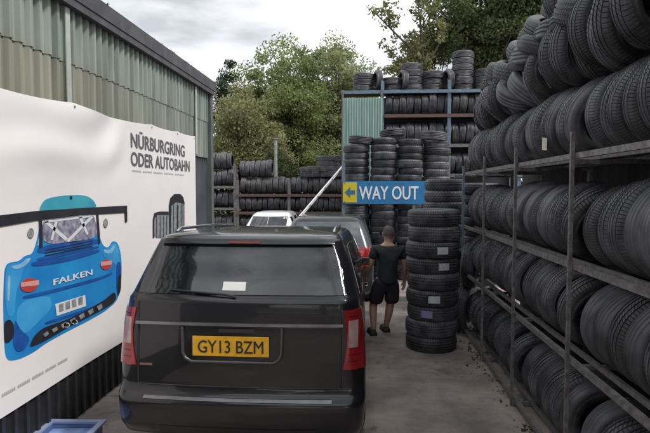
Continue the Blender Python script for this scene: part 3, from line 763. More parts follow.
while y > 2.0:
    heap_tyre(y, RX+.60+rng.uniform(-.08,.12), 2.41+(1.62 if y > 5 else 1.98)+rng.uniform(-.03,.06), R(rng.uniform(-84,-66)), R(rng.uniform(-5,20)))
    y -= rng.uniform(.26,.34)
LV = {}
for (cy, cx, cz, lean, yaw, me) in heap:
    lv = 'lower' if cz < 3.36 else 'middle' if cz < 3.68 else 'upper' if cz < 4.1 else 'topmost'
    LV[lv] = LV.get(lv, 0)+1
    if cy > 6: me = rng.choice(MD)
    add_tyre(me, upright(cx, cy, cz, lean, yaw, rng.uniform(0,6)), "tyre tumbled in the heap's %s layer on the right rack, %s from far end" % (lv, ORD[LV[lv]]), 'loose tyres heaped on top of the right rack')

b = MB(); b.grid([[(-.004*(i%2), -.05+.033*i, -.035+.05*j+.004*i) for i in range(4)] for j in range(3)], False)
pt_ = b.build('paper_tag', mat('tag_paper', (.50,.48,.40), .8, var=.2, scale=40)); pt_.location = (RX-.045, 4.35, 2.50)
tag(pt_, 'crumpled pale paper tag above the top rail of the right rack', 'tag')
# dark board fence added behind the rack to keep its gaps dark
b = MB(); yv = -1.0
while yv < 8.3:
    b.box(RX+.95, RX+.975, yv, yv+.148, 0, 3.3+rng.uniform(-.02,.02)); yv += .15
b.box(RX+.976, RX+1.02, -1, 8.3, .6, .7); b.box(RX+.976, RX+1.02, -1, 8.3, 2.4, 2.5)
tag(b.build('backing_fence', mat('dark_boards', (.035,.035,.036), .85, var=.4, scale=5, vscale=(1,4,.4))), 'dark close-boarded fence added as dark backing behind the right tyre rack', 'fence')

# --- flat stacks
def stack(px, Y, n, me_list, label, group, z0=0.0, jit=.02, x=None, extra=None, tilt=0.6):
    cx = at(px, 190, Y)[0] if x is None else x; z = z0; rs = random.Random(int(px*7+Y*13+n)); out = []
    for k in range(n):
        me = rs.choice(me_list); W_ = me['W']*.94
        ex = extra.get(k) if extra else None
        M = flat(cx + rs.uniform(-jit,jit), Y + rs.uniform(-jit,jit), z + W_/2, R(rs.uniform(-tilt,tilt)), R(rs.uniform(-tilt,tilt)), 0 if ex else rs.uniform(0,6.28))
        top = n - k
        add_tyre(me, M, label % ('topmost' if top == 1 else ORD[top]+' from the top'), group, ex); z += W_
    return z
BIG = [tyre_mesh('tyre', .355, .225, .22, 216, 3), tyre_mesh('tyre', .345, .215, .22, 189, 3)]
stack(431.5, 7.15, 9, BIG, 'wide tyre lying %s of the front stack beside the walking man', 'tyres in the front stack with stickers', x=.935, jit=.018, extra={6:(-.10,'pale'), 5:(-.12,'pale'), 3:(.02,'pale'), 2:(.12,'violet')})
stack(443, 8.35, 13, MD, 'tyre lying %s of the narrow stack right of the sign', 'tyres in the narrow stack', x=1.275, jit=.012)
cols = [(357,12.75,18),(383,12.65,19),(409.5,12.6,20),(436,12.7,19)]
CT = []
cname = ['leftmost column behind the sign', 'second column from left behind the sign', 'third column from left behind the sign', 'rightmost column behind the sign']
for (px, Y, n), cn in zip(cols, cname):
    CT.append(stack(px, Y, n, MD if n != 18 else LO+MD, 'tyre lying %s in the '+cn, 'tyres in the tall columns behind the sign', jit=.03, tilt=1.0))
# two tyres leaning on the columns' tops
for i, (px, Y, zz) in enumerate(((361,12.7,CT[0]),(392,12.75,max(CT[1],CT[2])+.02),(433,12.65,CT[3]))):
    c = at(px,190,Y); add_tyre(LO[i%3], flat(c.x, Y, zz+.115, R(3-2*i), R(5*(-1)**i)), 'loose tyre leaning on the column tops, %s from the left' % ORD[i+1], 'loose tyres on the column tops')

# --- high back rack
BY = 15.0
hx0, hx1 = at(381.5,190,BY)[0], at(446,190,BY)[0]
br = empty('storage_rack', (hx0, BY, 0)); tag(br, 'tall grey rack with a rusty beam carrying tyres behind the blue sign', 'rack')
for x in (hx0, hx1, hx1+1.9):
    b = MB(); b.box(x-.045, x+.045, BY-.42, BY-.33, 0, 5.15); rpart(b, 'upright', bluesteel, br)
    b = MB(); b.box(x-.04, x+.04, BY+.4, BY+.48, 0, 5.15); rpart(b, 'upright', bluesteel, br)
for z, m_ in ((4.24, rust), (4.90, bluesteel), (3.42, steel), (2.6, steel)):
    b = MB(); b.box(hx0-(1.2 if z > 4.5 else 0)+.05, hx1+2.0, BY-.46, BY-.425, z-.10, z-.01); rpart(b, 'front_beam', m_, br)
    b = MB(); b.box(hx0-(1.2 if z > 4.5 else 0), hx1+1.9, BY-.32, BY+.39, z-.04, z-.008); rpart(b, 'shelf_board', mat('old_boards', (.10,.085,.07), .9, var=.3), br)
def rack_row(x0, x1, z, Y, label, group, me_l=LO, lim=99):
    x = x0; rs = random.Random(int(x0*31+z*17)); n = 0
    while x < x1 and n < lim:
        me = rs.choice(me_l); wv = me['W']; ln = R(rs.uniform(-5,9)); n += 1
        M = Matrix.Translation((x+wv/2, Y+rs.uniform(-.03,.03), z+me['R']*.99)) @ Matrix.Rotation(ln,4,'Y') @ Matrix.Rotation(rs.uniform(0,6),4,'X')
        add_tyre(me, M, label % ORD[min(n,36)], group); x += wv*rs.uniform(1.0,1.05)/math.cos(ln)
rack_row(hx0+.08, hx1+1.5, 4.24, BY, 'tyre upright on the rusty high beam, %s from the left', 'tyres upright on the high back rack')
rack_row(hx0+.1, hx1+1.5, 3.42, BY, 'tyre upright on the high rack below the rusty beam, %s from the left', 'tyres upright on the high back rack')
rack_row(hx1-.4, hx1+1.5, 2.6, BY, 'tyre upright on the high rack level with the columns, %s from the left', 'tyres upright on the high back rack')
deck = 4.90
b = MB(); b.box(hx0-1.1, hx1+1.95, BY+.50, BY+.53, .3, 4.85); rpart(b, 'dark_backing', MATS['dark_slate_cladding'], br)  # dark panel added so no sky shows between the shelves
g_ = 'tyres stacked on top of the high back rack'
stack(363, BY, 3, LO, 'tyre lying %s in the leftmost stack on the high rack', g_, z0=deck)
stack(392, BY, 2, LO, 'tyre lying %s in the second stack along the high rack top', g_, z0=deck, tilt=4)
stack(411, BY, 4, LO, 'tyre lying %s in the middle stack on the high rack', g_, z0=deck)
stack(432, BY, 3, LO, 'tyre lying %s in the stack left of the tall top stack', g_, z0=deck)
stack(461, BY, 6, LO, 'tyre lying %s in the tallest stack on the high rack', g_, z0=deck, jit=.012)
stack(483, BY, 3, LO, 'tyre lying %s in the rightmost stack on the high rack', g_, z0=deck)
for i, (px, zz) in enumerate(((377,deck+.31),(402,deck+.31),(446,deck+.31))):
    c = at(px,190,BY); add_tyre(LO[1], Matrix.Translation((c.x,BY-.1,zz)) @ Matrix.Rotation(R(15),4,'Z'), 'tyre wedged upright between stacks on the high rack top, %s from the left' % ORD[i+1], g_)

# green translucent sheet panel
gx0, gx1 = at(342.5,190,14.5)[0], at(382,190,14.5)[0]
gp = empty('sheet_screen', (gx0,14.5,0)); tag(gp, 'translucent sea-green corrugated screen left of the high tyre rack', 'screen')
b = MB(); pts = []; n = 60
for k in range(n+1):
    x = gx0+(gx1-gx0)*k/n; pts.append((x, 14.5+.02*math.sin(k*1.6)))
b.grid([[(x,y,1.6) for x,y in pts],[(x,y,4.68) for x,y in pts]], True)
gm = mat('green_fibreglass', (.24,.44,.37), .4, scale=2.2, col2=(.44,.60,.54), vscale=(5,1,.5)); gm.node_tree.nodes['Principled BSDF'].inputs['Alpha'].default_value = .72
rpart(b, 'sheet', gm, gp)
for x in (gx0, gx1-.02):
    b = MB(); b.box(x-.03, x+.03, 14.53, 14.6, 0, 4.9); rpart(b, 'post', steel, gp)
b = MB(); b.box(gx0, gx1, 14.53, 14.57, 4.60, 4.66); b.box(gx0, gx1, 14.53, 14.57, 3.0, 3.06); rpart(b, 'cross_rail', steel, gp)

# stacks and leaners behind the end of the right rack
stack(470, 9.1, 13, MD, 'tyre lying %s of the stack just beyond the blue end post', 'tyres in the stacks beyond the rack', x=1.98, jit=.03)
stack(452, 9.9, 9, MD, 'tyre lying %s of the low stack hidden behind the narrow stack', 'tyres in the stacks beyond the rack', x=1.45, jit=.03)
add_tyre(BIG[0], upright(1.53, 7.98, .36, R(8), R(62), .4), 'big tyre leaning at the foot of the blue end post', 'loose tyres by the rack end')
add_tyre(BIG[1], upright(1.60, 7.90, 1.02, R(4), R(70), .4) , 'big tyre propped above another by the blue end post', 'loose tyres by the rack end')
# --- sign
SY = 12.05
a0, a1 = at(342.5,203.7,SY), at(427.5,181,SY)
sg_ = empty('way_out_sign', (a0.x, SY, 0)); tag(sg_, 'blue WAY OUT sign with yellow arrow square', 'sign')
b = MB(); b.box(a0.x, a1.x, SY, SY+.03, a0.z, a1.z); panel = rpart(b, 'panel', mat('sign_blue', (.02,.20,.44), .4, scale=3, col2=(.035,.155,.33), vscale=(1,1,3)), sg_)
b = MB(); h = a1.z-a0.z
b.box(a0.x+.01, a0.x+.33, SY-.006, SY-.001, a0.z+.03, a1.z-.03); y_ = b.build('arrow_square', mat('sign_yellow', (.62,.50,.03), .4), panel)
ax, az = a0.x+.17, (a0.z+a1.z)/2
b = MB(); b.poly([(ax-.12,SY-.009,az),(ax+.01,SY-.009,az-.13),(ax+.01,SY-.009,az-.05),(ax+.12,SY-.009,az-.05),(ax+.12,SY-.009,az+.05),(ax+.01,SY-.009,az+.05),(ax+.01,SY-.009,az+.13)])
b.build('arrow', mat('sign_arrow_blue', (.05,.16,.25), .4), panel)
vs, fs = text_mesh('WAY OUT', 1, .02); xa, xb = min(v.x for v in vs), max(v.x for v in vs)
t0, t1 = at(359,200,SY).x, at(418.5,200,SY).x
b = MB(); b.add([(t0+(v.x-xa)/(xb-xa)*(t1-t0), SY-.008-v.z, a0.z+h*.2+v.y/.73*h*.6) for v in vs], fs); b.build('lettering', mat('sign_white', (.75,.78,.8), .4), panel)
for x_ in (a0.x+.05, a0.x+.62, a1.x-.55, a1.x-.05):
    for z_ in (a0.z+.05, a1.z-.05):
        b = MB(); b.tube([(x_,SY-.012,z_),(x_,SY-.001,z_)], .014, 8); b.build('bolt', steel, panel)
for x in (a0.x+.02, a1.x-.3):
    b = MB(); b.box(x-.035, x+.035, SY+.035, SY+.10, 0, a1.z+(.42 if x < a0.x+.1 else .0)); rpart(b, 'post', bluesteel, sg_)

# ladder leaning
l0, l1 = at(303,212,11.2), at(345,163,12.7)
ld = empty('ladder', tuple(at(303,212,11.2))); tag(ld, 'aluminium ladder leaning against the left end of the blue sign', 'ladder')
d = (l1-l0); foot = l0 - d*(l0.z/d.z)
ld.location = foot
alu = mat('dull_aluminium', (.55,.55,.54), .45, metal=.5, var=.15)
ofs = Vector((.02,.30,0))
for s_ in (0,1):
    b = MB(); b.tube([ofs*s_, (l1-foot)*1.02+ofs*s_], .02, 6); b.build('side_rail', alu, ld)
n = 14
for k in range(1, n):
    b = MB(); p = (l1-foot)*(k/n); b.tube([p, p+ofs], .014, 6); b.build('rung', alu, ld)

# --- far left racks
FY = 19.0
def fx(px): return at(px,190,FY)[0]
def far_rack(p0, p1, rails, posts, label, ztop):
    r = empty('steel_rack', (fx(p0), FY, 0)); tag(r, label, 'rack')
    for p in posts:
        b = MB(); b.box(fx(p)-.05, fx(p)+.05, FY-.40, FY-.34, 0, ztop); rpart(b, 'upright', steel, r)
    for z, m_ in rails:
        b = MB(); b.box(fx(p0), fx(p1), FY-.44, FY-.405, z-.09, z); rpart(b, 'front_beam', m_, r)
        b = MB(); b.box(fx(p0), fx(p1), FY-.33, FY+.4, z-.05, z-.01); rpart(b, 'shelf_board', MATS['old_boards'], r)
zz = lambda py: at(300,py,FY).z
far_rack(205, 237.5, [(zz(186), steel),(zz(207.5), steel),(.6,steel)], (205,237.5), 'grey steel tyre rack beside the shed corner at the back', zz(165))
far_rack(239, 346, [(zz(194), rust),(zz(211.5), rust),(.6,steel)], (240,290.5,345), 'rusty beamed tyre rack across the back of the yard', zz(180))
gl = 'tyres on the far racks'
for (pa, pb, z) in ((206,236,zz(186)),(206,236,zz(207.5)),(206,236,.6),(240,343,zz(194)),(240,343,zz(211.5)),(240,343,.6),(240,343,-.02)):
    rack_row(fx(pa)+.05, fx(pb), z, FY, 'far tyre %s', gl)
rack_row(fx(212), fx(232), zz(186)+.62, FY, 'far tyre %s', gl)
rack_row(fx(241), fx(270), zz(194)+.62, FY, 'far tyre %s', gl)
for px in (308,316,325,333,341): stack(px, FY, 4 if px > 320 else 2, LO, 'far tyre %s', gl, z0=zz(194)+.62)

# lamp post
b = MB(); c = at(276,190,20.5); b.tube([(0,0,0),(0,0,4.15)], [.075,.06], 10); lp = b.build('steel_post', mat('pale_post', (.30,.32,.29), .7, var=.2)); lp.location = (c.x,20.5,0)
b = MB(); b.box(-.08,.08,-.08,.08,4.15,4.19); b.build('cap', MATS['pale_post'], lp)
tag(lp, 'pale grey-green post standing behind the rusty tyre rack', 'post')

# --- make the tyres: the 300 nearest as things, the remainder as one mass
TY.sort(key=lambda t: t[0])
NT = 300
st_m = {'pale': mat('pale_sticker', (.52,.54,.60), .6, var=.2, scale=60), 'violet': mat('violet_sticker', (.26,.25,.42), .6, var=.2, scale=60)}
for (d_, me, M, lab, grp, ex) in TY[:NT]:
    o = bpy.data.objects.new('tyre', me); COL.objects.link(o); o.matrix_world = M; tag(o, lab, 'tyre', grp)
    if ex:
        dx, kind = ex; R_ = me['R']+.0035; a0_ = math.pi + dx/R_*1.0; b = MB(); ww = .075
        P = [[(xx, R_*math.cos(a0_+s*ww/R_), R_*math.sin(a0_+s*ww/R_)) for s in (-1,-.5,0,.5,1)] for xx in (-.05,.045)]
        b.grid(P, True); s_ = b.build('sticker', st_m[kind], o)
mass = MB()
for (d_, me, M, lab, grp, ex) in TY[NT:]:
    mass.add([M @ v.co for v in me.vertices], [tuple(p.vertices) for p in me.polygons], True)
tag(mass.build('far_tyres', rubber), 'many black tyres packed on the racks at the far back of the yard', 'tyres', kind='stuff')
print('tyres', len(TY), 'far limit', TY[min(NT,len(TY)-1)][0])

# ---------------------------------------------------------------- trees
def leaf_mesh(mb_pts, size, rs, aspect=.6, droop=0.0):
    n = len(mb_pts); P = np.array(mb_pts, dtype=float)
    u = rs.normal(size=(n,3)); u /= np.linalg.norm(u,axis=1)[:,None]
    v = rs.normal(size=(n,3)); v -= (v*u).sum(1)[:,None]*u; v /= np.linalg.norm(v,axis=1)[:,None]
    s = size*rs.uniform(.6,1.3,(n,1))
    a = P - u*s*.5; b_ = P + v*s*.5*aspect; c = P + u*s*.5; d = P - v*s*.5*aspect
    V = np.stack([a,b_,c,d],1).reshape(-1,3)
    return V
def np_mesh(name, V, m, parent=None):
    n = len(V)//4; me = bpy.data.meshes.new(name)
    me.vertices.add(len(V)); me.vertices.foreach_set('co', V.astype(np.float32).ravel())
    me.loops.add(n*4); me.loops.foreach_set('vertex_index', np.arange(n*4, dtype=np.int32))
    me.polygons.add(n); me.polygons.foreach_set('loop_start', np.arange(0,n*4,4,dtype=np.int32))
    me.update(calc_edges=True); me.validate(); me.materials.append(m)
    o = bpy.data.objects.new(name, me); COL.objects.link(o); o.parent = parent
    return o
def leaf_mat(name, c1, c2):
    m = mat(name, c1, .55, col2=c2, scale=.55, island=.45, spec=.3, detail=3)
    b_ = m.node_tree.nodes['Principled BSDF']; L = m.node_tree.links
    tr = m.node_tree.nodes.new('ShaderNodeBsdfTranslucent'); mx_ = m.node_tree.nodes.new('ShaderNodeMixShader'); mx_.inputs[0].default_value = .48
    L.new(b_.inputs['Base Color'].links[0].from_socket, tr.inputs['Color'])
    out = m.node_tree.nodes['Material Output']; L.new(b_.outputs[0], mx_.inputs[1]); L.new(tr.outputs[0], mx_.inputs[2]); L.new(mx_.outputs[0], out.inputs['Surface'])
    return m
bark = mat('bark', (.085,.07,.055), .9, var=.35, scale=6, vscale=(3,3,.6), bump=.5, bscale=20)
FULL = 1.18
def tree(name, label, loc, H, crown, nclump, nleaf, lsize, lm, seed, trunk_r=.16, spread=1.0, clump_r=.55, sparse=0.0, cat='tree', group='trees behind the yard', flatness=.75):
    """crown: list of ellipsoids (cx,cy,cz,rx,ry,rz) relative to the base"""
    r = empty(name, loc); tag(r, label, cat, group); rs = np.random.RandomState(seed); rr = random.Random(seed)
    tb = MB(); top = crown[0]
    pts = [(0,0,0)]; n = 7
    for k in range(1, n+1): pts.append((top[0]*k/n+rr.uniform(-.12,.12), top[1]*k/n+rr.uniform(-.12,.12), H*.8*k/n))
    tb.tube(pts, [trunk_r*(1-.8*k/n) for k in range(n+1)], 8)
    C = []
    vol = [c[3]*c[4]*c[5] for c in crown]; tot = sum(vol)
    for c, v in zip(crown, vol):
        for _ in range(max(3, int(nclump*v/tot))):
            while True:
                q = rs.uniform(-1,1,3); L_ = np.linalg.norm(q)
                if .25 < L_ < 1: break
            C.append(np.array([c[0]+q[0]*c[3], c[1]+q[1]*c[4], c[2]+q[2]*c[5]]))
    leaves = []
    for i, c in enumerate(C):
        if i % 2 == 0:
            k = rr.randint(2, n-1); p = Vector(pts[k]); e = Vector(c)
            if e.z > .3:
                mid = p.lerp(e, .5) + Vector((rr.uniform(-.2,.2), rr.uniform(-.2,.2), rr.uniform(0,.3)))
                tb.tube([p, mid, e], [trunk_r*.35*(1-k/n)+.02, .025+trunk_r*.08, .008], 5, cap=False)
        cr_ = clump_r*rs.uniform(.7,1.5)*FULL; m_ = int(nleaf*rs.uniform(.8,1.9)*FULL)
        q = rs.normal(size=(m_,3)); q /= np.linalg.norm(q,axis=1)[:,None]; q *= (rs.uniform(0,1,(m_,1))**.45)*cr_; q[:,2] *= flatness
        leaves.append(c+q)
    tb.build('trunk', bark, r)
    np_mesh('crown', leaf_mesh(np.concatenate(leaves), lsize, rs), lm, r)
    return r
def tl(px, Y): return (at(px,190,Y)[0], Y, 0)
g1m = leaf_mat('mid_green_leaves', (.17,.21,.075), (.34,.38,.17))
g2m = leaf_mat('pale_green_leaves', (.21,.25,.11), (.40,.43,.23))
g3m = leaf_mat('dark_green_leaves', (.03,.05,.022), (.06,.09,.04))
g4m = leaf_mat('yellow_green_leaves', (.15,.15,.04), (.28,.25,.07))
g5m = leaf_mat('olive_leaves', (.20,.21,.095), (.34,.34,.17))
S = lambda Y: FPX/Y
# main broadleaf: px 235-305, top y 38
tree('broadleaf_tree', 'tall round green tree rising behind the far racks in the middle of the gap', tl(281,28), 8.6, [(0,0,6.6,2.4,2.0,3.35),(-1.3,0,4.6,2.0,1.8,2.4),(1.0,0,5.0,2.2,1.8,2.6)], 190, 210, .15, g1m, 3, .2)
tree('broadleaf_tree', 'pale green tree just left of the high back rack', tl(337,30), 9.4, [(0,0,8.0,2.3,1.8,2.7),(.7,0,5.6,2.3,1.8,2.8),(-.6,0,4.4,2.2,1.8,2.4)], 200, 200, .15, g2m, 8, .2)
tree('broadleaf_tree', 'yellowish low tree close to the shed corner', tl(246,25), 7, [(0,0,5.0,1.5,1.2,2.2),(.9,0,3.6,1.3,1.2,1.8),(-1,0,3.6,1.0,1.2,1.6)], 105, 190, .13, g5m, 12, .12)
tree('conifer_tree', 'dark narrow conifer against the sky beside the shed end', tl(228,34), 10, [(0,0,7.6,.9,1.0,2.9),(0,0,4.8,1.3,1.3,2.6)], 85, 260, .12, g3m, 15, .14, clump_r=.4)
# high conifer-ish part at px 228,y 62
tree('broadleaf_tree', 'distant grey-green tree between the two tall trees', tl(306,38), 9.5, [(0,0,6.8,3.2,2.2,3.0)], 90, 190, .17, g1m, 22, .2)
# right upper
tree('broadleaf_tree', 'dark dense tree overhanging from top right above the high rack', tl(478,19.5), 12.5, [(.3,0,9.0,2.3,2.0,2.6),(-.7,0,7.8,1.3,1.4,1.3),(2.0,0,7.2,2.2,1.8,2.4)], 190, 230, .12, g3m if False else leaf_mat('deep_green_leaves', (.085,.115,.045), (.19,.22,.10)), 31, .22, clump_r=.5)
tree('broadleaf_tree', 'tree with autumn yellow patches above the middle of the high rack', tl(428,21), 8.6, [(0,0,7.6,.95,.8,.75),(-.6,0,7.0,.8,.8,.6)], 42, 130, .11, g4m, 44, .12, clump_r=.32)

# sparse birch with long ascending branches
bt = empty('birch_tree', tl(440,17.5)); tag(bt, 'sparse birch with long bare branches and few leaves against the sky', 'tree', 'trees behind the yard')
rs = np.random.RandomState(9); rr = random.Random(9); tb = MB(); lv = []
base = Vector((0,0,0)); org = bt.location
def bpt(px, py, Y=17.5): return at(px, py, Y) - Vector(org)
main = [Vector((0,0,0)), Vector((.05,0,3)), bpt(432,100), bpt(425,70)]
tb.tube(main, [.13,.10,.07,.05], 7)
def limb(pts, r0):
    P_ = [Vector(p) for p in pts]; tb.tube(P_, [r0*(1-.75*i/(len(P_)-1)) for i in range(len(P_))], 5, cap=False)
    for i in range(len(P_)-1):
        for k in range(4):
            s = P_[i].lerp(P_[i+1], rr.random()); dv = Vector((rr.uniform(-1,1), rr.uniform(-.8,.8), rr.uniform(-.2,.9))).normalized()*rr.uniform(.2,.55)
            m_ = s + dv*.5 + Vector((0,0,.05)); e = s+dv - Vector((0,0,.08)); tb.tube([s,m_,e], [.010,.007,.004], 4, cap=False)
            for q in range(rr.randint(14,34)):
                t = rr.uniform(.2,1.05); lv.append(s + dv*t + Vector((rr.gauss(0,.07), rr.gauss(0,.07), rr.gauss(0,.07)-.02)))
limb([main[3], bpt(410,48), bpt(392,30), bpt(378,16), bpt(366,6)], .045)
limb([bpt(392,30), bpt(388,16), bpt(384,2)], .02)
limb([main[3], bpt(422,45), bpt(420,22), bpt(417,-4), bpt(416,-30)], .045)
limb([main[2], bpt(412,72), bpt(398,58), bpt(388,50)], .035)
limb([main[2], bpt(405,82), bpt(392,72), bpt(384,66)], .03)
limb([bpt(421,30), bpt(430,12), bpt(436,-8)], .025)
limb([main[3], bpt(436,50), bpt(444,34), bpt(452,20)], .035)
tb.build('trunk', bark, bt)
np_mesh('crown', leaf_mesh([tuple(p) for p in lv], .125, rs), leaf_mat('birch_leaves', (.14,.16,.065), (.30,.31,.14)), bt)

# dark hedge closing the yard
rs = np.random.RandomState(2); pts = []
n = 42000
hx = rs.uniform(-14,10,n); hz = rs.uniform(0,1,n)**.8*(3.1+.5*np.sin(hx*1.3)+.35*np.sin(hx*3.1+1)); hy = 22.5+rs.uniform(-.8,.8,n)
np_h = np_mesh('hedge', leaf_mesh(np.stack([hx,hy,hz],1), .16, rs), leaf_mat('hedge_leaves', (.04,.055,.02), (.085,.10,.04)))
tag(np_h, 'overgrown dark green hedge behind the far tyre racks', 'hedge', kind='stuff')

# ---------------------------------------------------------------- person
def skin_body(name, nodes, edges, m, parent, sub=2, root=0):
    me = bpy.data.meshes.new(name); me.from_pydata([n_[0] for n_ in nodes], edges, []); me.update()
    o = bpy.data.objects.new(name, me); COL.objects.link(o); o.parent = parent
    md = o.modifiers.new('skin', 'SKIN'); md.use_smooth_shade = True
    sv = me.skin_vertices[0].data if me.skin_vertices else None
    if sv is None:
        me.attributes  # fall through
    for i, n_ in enumerate(nodes):
        sv[i].radius = n_[1] if isinstance(n_[1], tuple) else (n_[1], n_[1]); sv[i].use_root = (i == root)
    s = o.modifiers.new('sub', 'SUBSURF'); s.levels = sub; s.render_levels = sub
    me.materials.append(m)
    return o
def ensure_skin(me):
    pass
pm = Matrix.Rotation(R(12), 4, 'Z')      # faces away, a little to the left
person = empty('person', (.27, 7.75, 0), R(12)); person.scale = (1.13, 1.1, 1.0)
tag(person, 'man in black T-shirt and dark shorts walking away beside the tyre stack', 'person')
skin_m = mat('skin', (.42,.25,.18), .5, var=.08, scale=10)
J = { 'pelvis':((.06,0,.80),(.12,.09)), 'waist':((.07,0,.92),(.12,.09)), 'chest':((.08,.01,1.12),(.15,.105)), 'shoulder':((.085,.01,1.27),(.12,.085)), 'neck':((.09,.02,1.36),.052),
      'hl':((-.03,0,.77),.095), 'kl':((-.10,.06,.43),.058), 'cl':((-.115,.0,.30),.055), 'al':((-.125,-.08,.09),.036), 'tl':((-.135,.07,.035),.034),
      'hr':((.14,0,.77),.095), 'kr':((.12,.02,.43),.058), 'cr':((.10,.01,.30),.056), 'ar':((.075,.06,.09),.036), 'tr':((.08,.19,.035),.034),
      'sl':((-.085,.01,1.27),.058), 'el':((-.155,.02,1.03),.043), 'wl':((-.175,.13,.84),.028),
      'sr':((.255,.01,1.26),.058), 'er':((.305,-.03,1.02),.043), 'wr':((.315,.03,.80),.028) }
keys = list(J); idx = {k:i for i,k in enumerate(keys)}
E = [('pelvis','waist'),('waist','chest'),('chest','shoulder'),('shoulder','neck'),('pelvis','hl'),('hl','kl'),('kl','cl'),('cl','al'),('al','tl'),('pelvis','hr'),('hr','kr'),('kr','cr'),('cr','ar'),('ar','tr'),
     ('shoulder','sl'),('sl','el'),('el','wl'),('shoulder','sr'),('sr','er'),('er','wr')]
nodes = [J[k] for k in keys]; edges = [(idx[a],idx[c]) for a,c in E]
# head and hands joined to the same skeleton
def addn(p, r, par): nodes.append((p, r)); edges.append((par, len(nodes)-1)); return len(nodes)-1
h0 = addn((.092,.025,1.43),.060, idx['neck']); h1 = addn((.094,.03,1.50),(.074,.088), h0); h2 = addn((.095,.028,1.56),(.062,.076), h1)
for s_, wk in ((-1,'wl'),(1,'wr')):
    wp = Vector(J[wk][0]); pal = addn(tuple(wp+Vector((0,.012,-.07))), (.036,.018), idx[wk])
    for f in range(4):
        bse = addn(tuple(wp+Vector((s_*0, .040-.022*f, -.105))), .0095, pal)
        t_ = addn(tuple(wp+Vector((-s_*.012, .046-.022*f, -.14-.008*(f in (1,2))))), .0085, bse)
        addn(tuple(wp+Vector((-s_*.028, .046-.022*f, -.163-.008*(f in (1,2))))), .0075, t_)
    th = addn(tuple(wp+Vector((-s_*.012,.055,-.07))), .011, pal); addn(tuple(wp+Vector((-s_*.022,.070,-.105))), .009, th)
body = skin_body('body', nodes, edges, skin_m, person)
# face, ears and hair
def blob(name, c, r, m, par, n=16, squash=None):
    b = MB(); P_ = []
    for i in range(n//2+1):
        a = math.pi*i/(n//2); P_.append([(c[0]+r[0]*math.sin(a)*math.cos(2*math.pi*k/n), c[1]+r[1]*math.sin(a)*math.sin(2*math.pi*k/n), c[2]+r[2]*math.cos(a)) for k in range(n+1)])
    b.grid(P_, True); return b.build(name, m, par)
blob('head', (.094,.035,1.50), (.073,.092,.108), skin_m, body, 20)
for s_ in (-1,1):
    blob('ear', (.094+s_*.074,.03,1.495), (.010,.02,.03), skin_m, body)
    blob('eye', (.094+s_*.03,.118,1.51), (.012,.01,.009), mat('eye_white', (.6,.6,.6), .3), body)
blob('nose', (.094,.130,1.485), (.012,.018,.02), skin_m, body)
blob('mouth', (.094,.118,1.45), (.024,.008,.006), mat('lips', (.35,.14,.12), .5), body)
b = MB(); P_ = []
for i in range(8):
    a = math.pi*.60*i/7; P_.append([(.094+.078*math.sin(a)*math.cos(2*math.pi*k/20), .029+(.097)*math.sin(a)*math.sin(2*math.pi*k/20) - (.03*i/7 if math.sin(2*math.pi*k/20)>0.3 else 0), 1.503+.112*math.cos(a) + (.05*i/7 if math.sin(2*math.pi*k/20)>0.3 else 0)) for k in range(21)])
b.grid(P_, True); b.build('hair', mat('short_brown_hair', (.09,.075,.065), .8, var=.3, scale=60, bump=.6, bscale=200), body)
def grown(k, d): 
    r_ = J[k][1]; r_ = r_ if isinstance(r_, tuple) else (r_, r_); return (J[k][0], (r_[0]+d, r_[1]+d))
shirt_m = mat('black_cotton', (.018,.022,.024), .85, var=.3, scale=14, bump=1.0, bscale=16)
sk_ = [((.058,0,.72),(.185,.15)), ((.062,0,.84),(.178,.145)), grown('waist',.05), grown('chest',.034), grown('shoulder',.022), ((.088,.014,1.32),(.07,.06)),
       grown('sl',.022), ((-.128,.015,1.11),.072), grown('sr',.022), ((.288,-.015,1.10),.072)]
skin_body('t_shirt', sk_, [(0,1),(1,2),(2,3),(3,4),(4,5),(4,6),(6,7),(4,8),(8,9)], shirt_m, person, root=0)
shn = [((.06,0,.90),(.150,.118)), ((.055,0,.78),(.15,.118)), ((-.04,.0,.70),.112), ((-.088,.04,.43),.105), ((.145,.0,.70),.112), ((.132,.01,.43),.105)]
skin_body('shorts', shn, [(0,1),(1,2),(2,3),(1,4),(4,5)], mat('dark_shorts', (.022,.018,.028), .85, var=.2), person, root=0)
for (ax_, ay, yaw_) in ((-.13,-.01,0),(.08,.13,0)):
    b = MB(); Ms = Matrix.Translation((ax_,ay,0))
    out = [(-.045,-.10),(.045,-.10),(.05,0),(.055,.10),(.035,.17),(0,.185),(-.03,.17),(-.05,.10),(-.045,0)]
    lay = [(0,1.0,0),(.02,1.05,0),(.05,.95,-.005),(.085,.6,-.035)]
    rings = [[Ms @ Vector((x*f, y*(f if f<1 else 1)+dy, z+.001)) for x,y in out] for z,f,dy in lay]
    n_ = len(out); vs_ = [v for r_ in rings for v in r_]; fs_ = [(i*n_+k, i*n_+(k+1)%n_, (i+1)*n_+(k+1)%n_, (i+1)*n_+k) for i in range(3) for k in range(n_)] + [tuple(range(n_))[::-1], tuple(range(3*n_,4*n_))]
    b.add(vs_, fs_, True); b.build('shoe', mat('dark_trainer', (.03,.028,.03), .7), person)

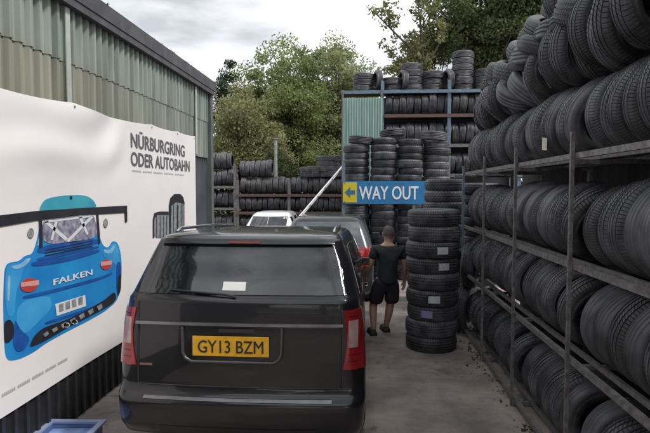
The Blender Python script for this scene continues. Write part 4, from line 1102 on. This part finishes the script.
# ---------------------------------------------------------------- small things
# blue crate by the wall foot
cb = empty('crate', (-2.43, 3.71, 0), R(3)); tag(cb, 'shallow pale blue plastic crate on the ground by the banner foot', 'crate')
bm_ = mat('blue_plastic', (.10,.16,.32), .45, var=.2, scale=6)
b = MB(); 
for (x0,x1,y0,y1) in ((-.22,.22,-.5,-.48),(-.22,.22,.48,.5),(-.22,-.2,-.479,.479),(.2,.22,-.479,.479)): b.box(x0,x1,y0,y1,.0,.15)
b.box(-.199,.199,-.479,.479,.0,.02); b.build('tray', bm_, cb)
b = MB()
for (x0,x1,y0,y1) in ((-.245,.245,-.525,-.475),(-.245,.245,.475,.525),(-.245,-.195,-.474,.474),(.195,.245,-.474,.474)): b.box(x0,x1,y0,y1,.151,.168)
b.build('rim', mat('pale_blue_rim', (.24,.30,.44), .4), cb)
b = MB(); b.add([(-.19,-.47,.10),(.19,-.47,.11),(.19,.47,.12),(-.19,.47,.11)], [(0,1,2,3)])
b.build('folded_sheet', mat('blue_sheet', (.16,.24,.45), .6, var=.4, scale=7, bump=.6, bscale=14), cb)

# litter and weeds along the rack foot
rs = random.Random(4); b = MB()
for k in range(60):
    y = rs.uniform(3.6,7.8); x = RX - abs(rs.gauss(0,.11)) - .02 + .2*(rs.random() < .3)
    s = rs.uniform(.008,.03); M = Matrix.Translation((x,y,s*.4)) @ Euler((rs.random()*3,rs.random()*3,rs.random()*6)).to_matrix().to_4x4()
    b.add([M @ Vector((-s,-s*.6,0)), M @ Vector((s,-s*.5,0)), M @ Vector((s*.7,s*.6,s*.3)), M @ Vector((-s*.6,s*.7,0))], [(0,1,2,3)])
tag(b.build('litter', mat('litter', (.12,.11,.09), .9, island=.9)), 'scattered leaves and scraps along the foot of the rack', 'litter', kind='stuff')
V = []; rsn = np.random.RandomState(6)
for k in range(12):
    c = (RX - abs(rs.gauss(0,.08)), rs.uniform(3.7,7.2), .02)
    for q in range(14): V.append((c[0]+rs.gauss(0,.03), c[1]+rs.gauss(0,.03), abs(rs.gauss(.02,.02))))
w_ = np_mesh('weeds', leaf_mesh(V, .028, rsn), leaf_mat('weed_leaves', (.05,.06,.025), (.09,.10,.04))); tag(w_, 'low weeds growing along the foot of the right rack', 'weeds', kind='stuff')

for k, (x, y) in enumerate(((5.5,-9.5),(1.0,-14),(-4.5,-12.5),(11,-5))):  # unseen trees added for the black car's paint and glass to reflect
    tree('broadleaf_tree', 'broad green tree added behind the camera for reflections, %s of four' % ORD[k+1], (x,y,0), 9, [(0,0,6.0,2.6,2.4,3.2),(.8,0,3.4,2.4,2.2,2.6)], 90, 120, .24, g1m, 60+k, .2, group='added trees for car reflections')
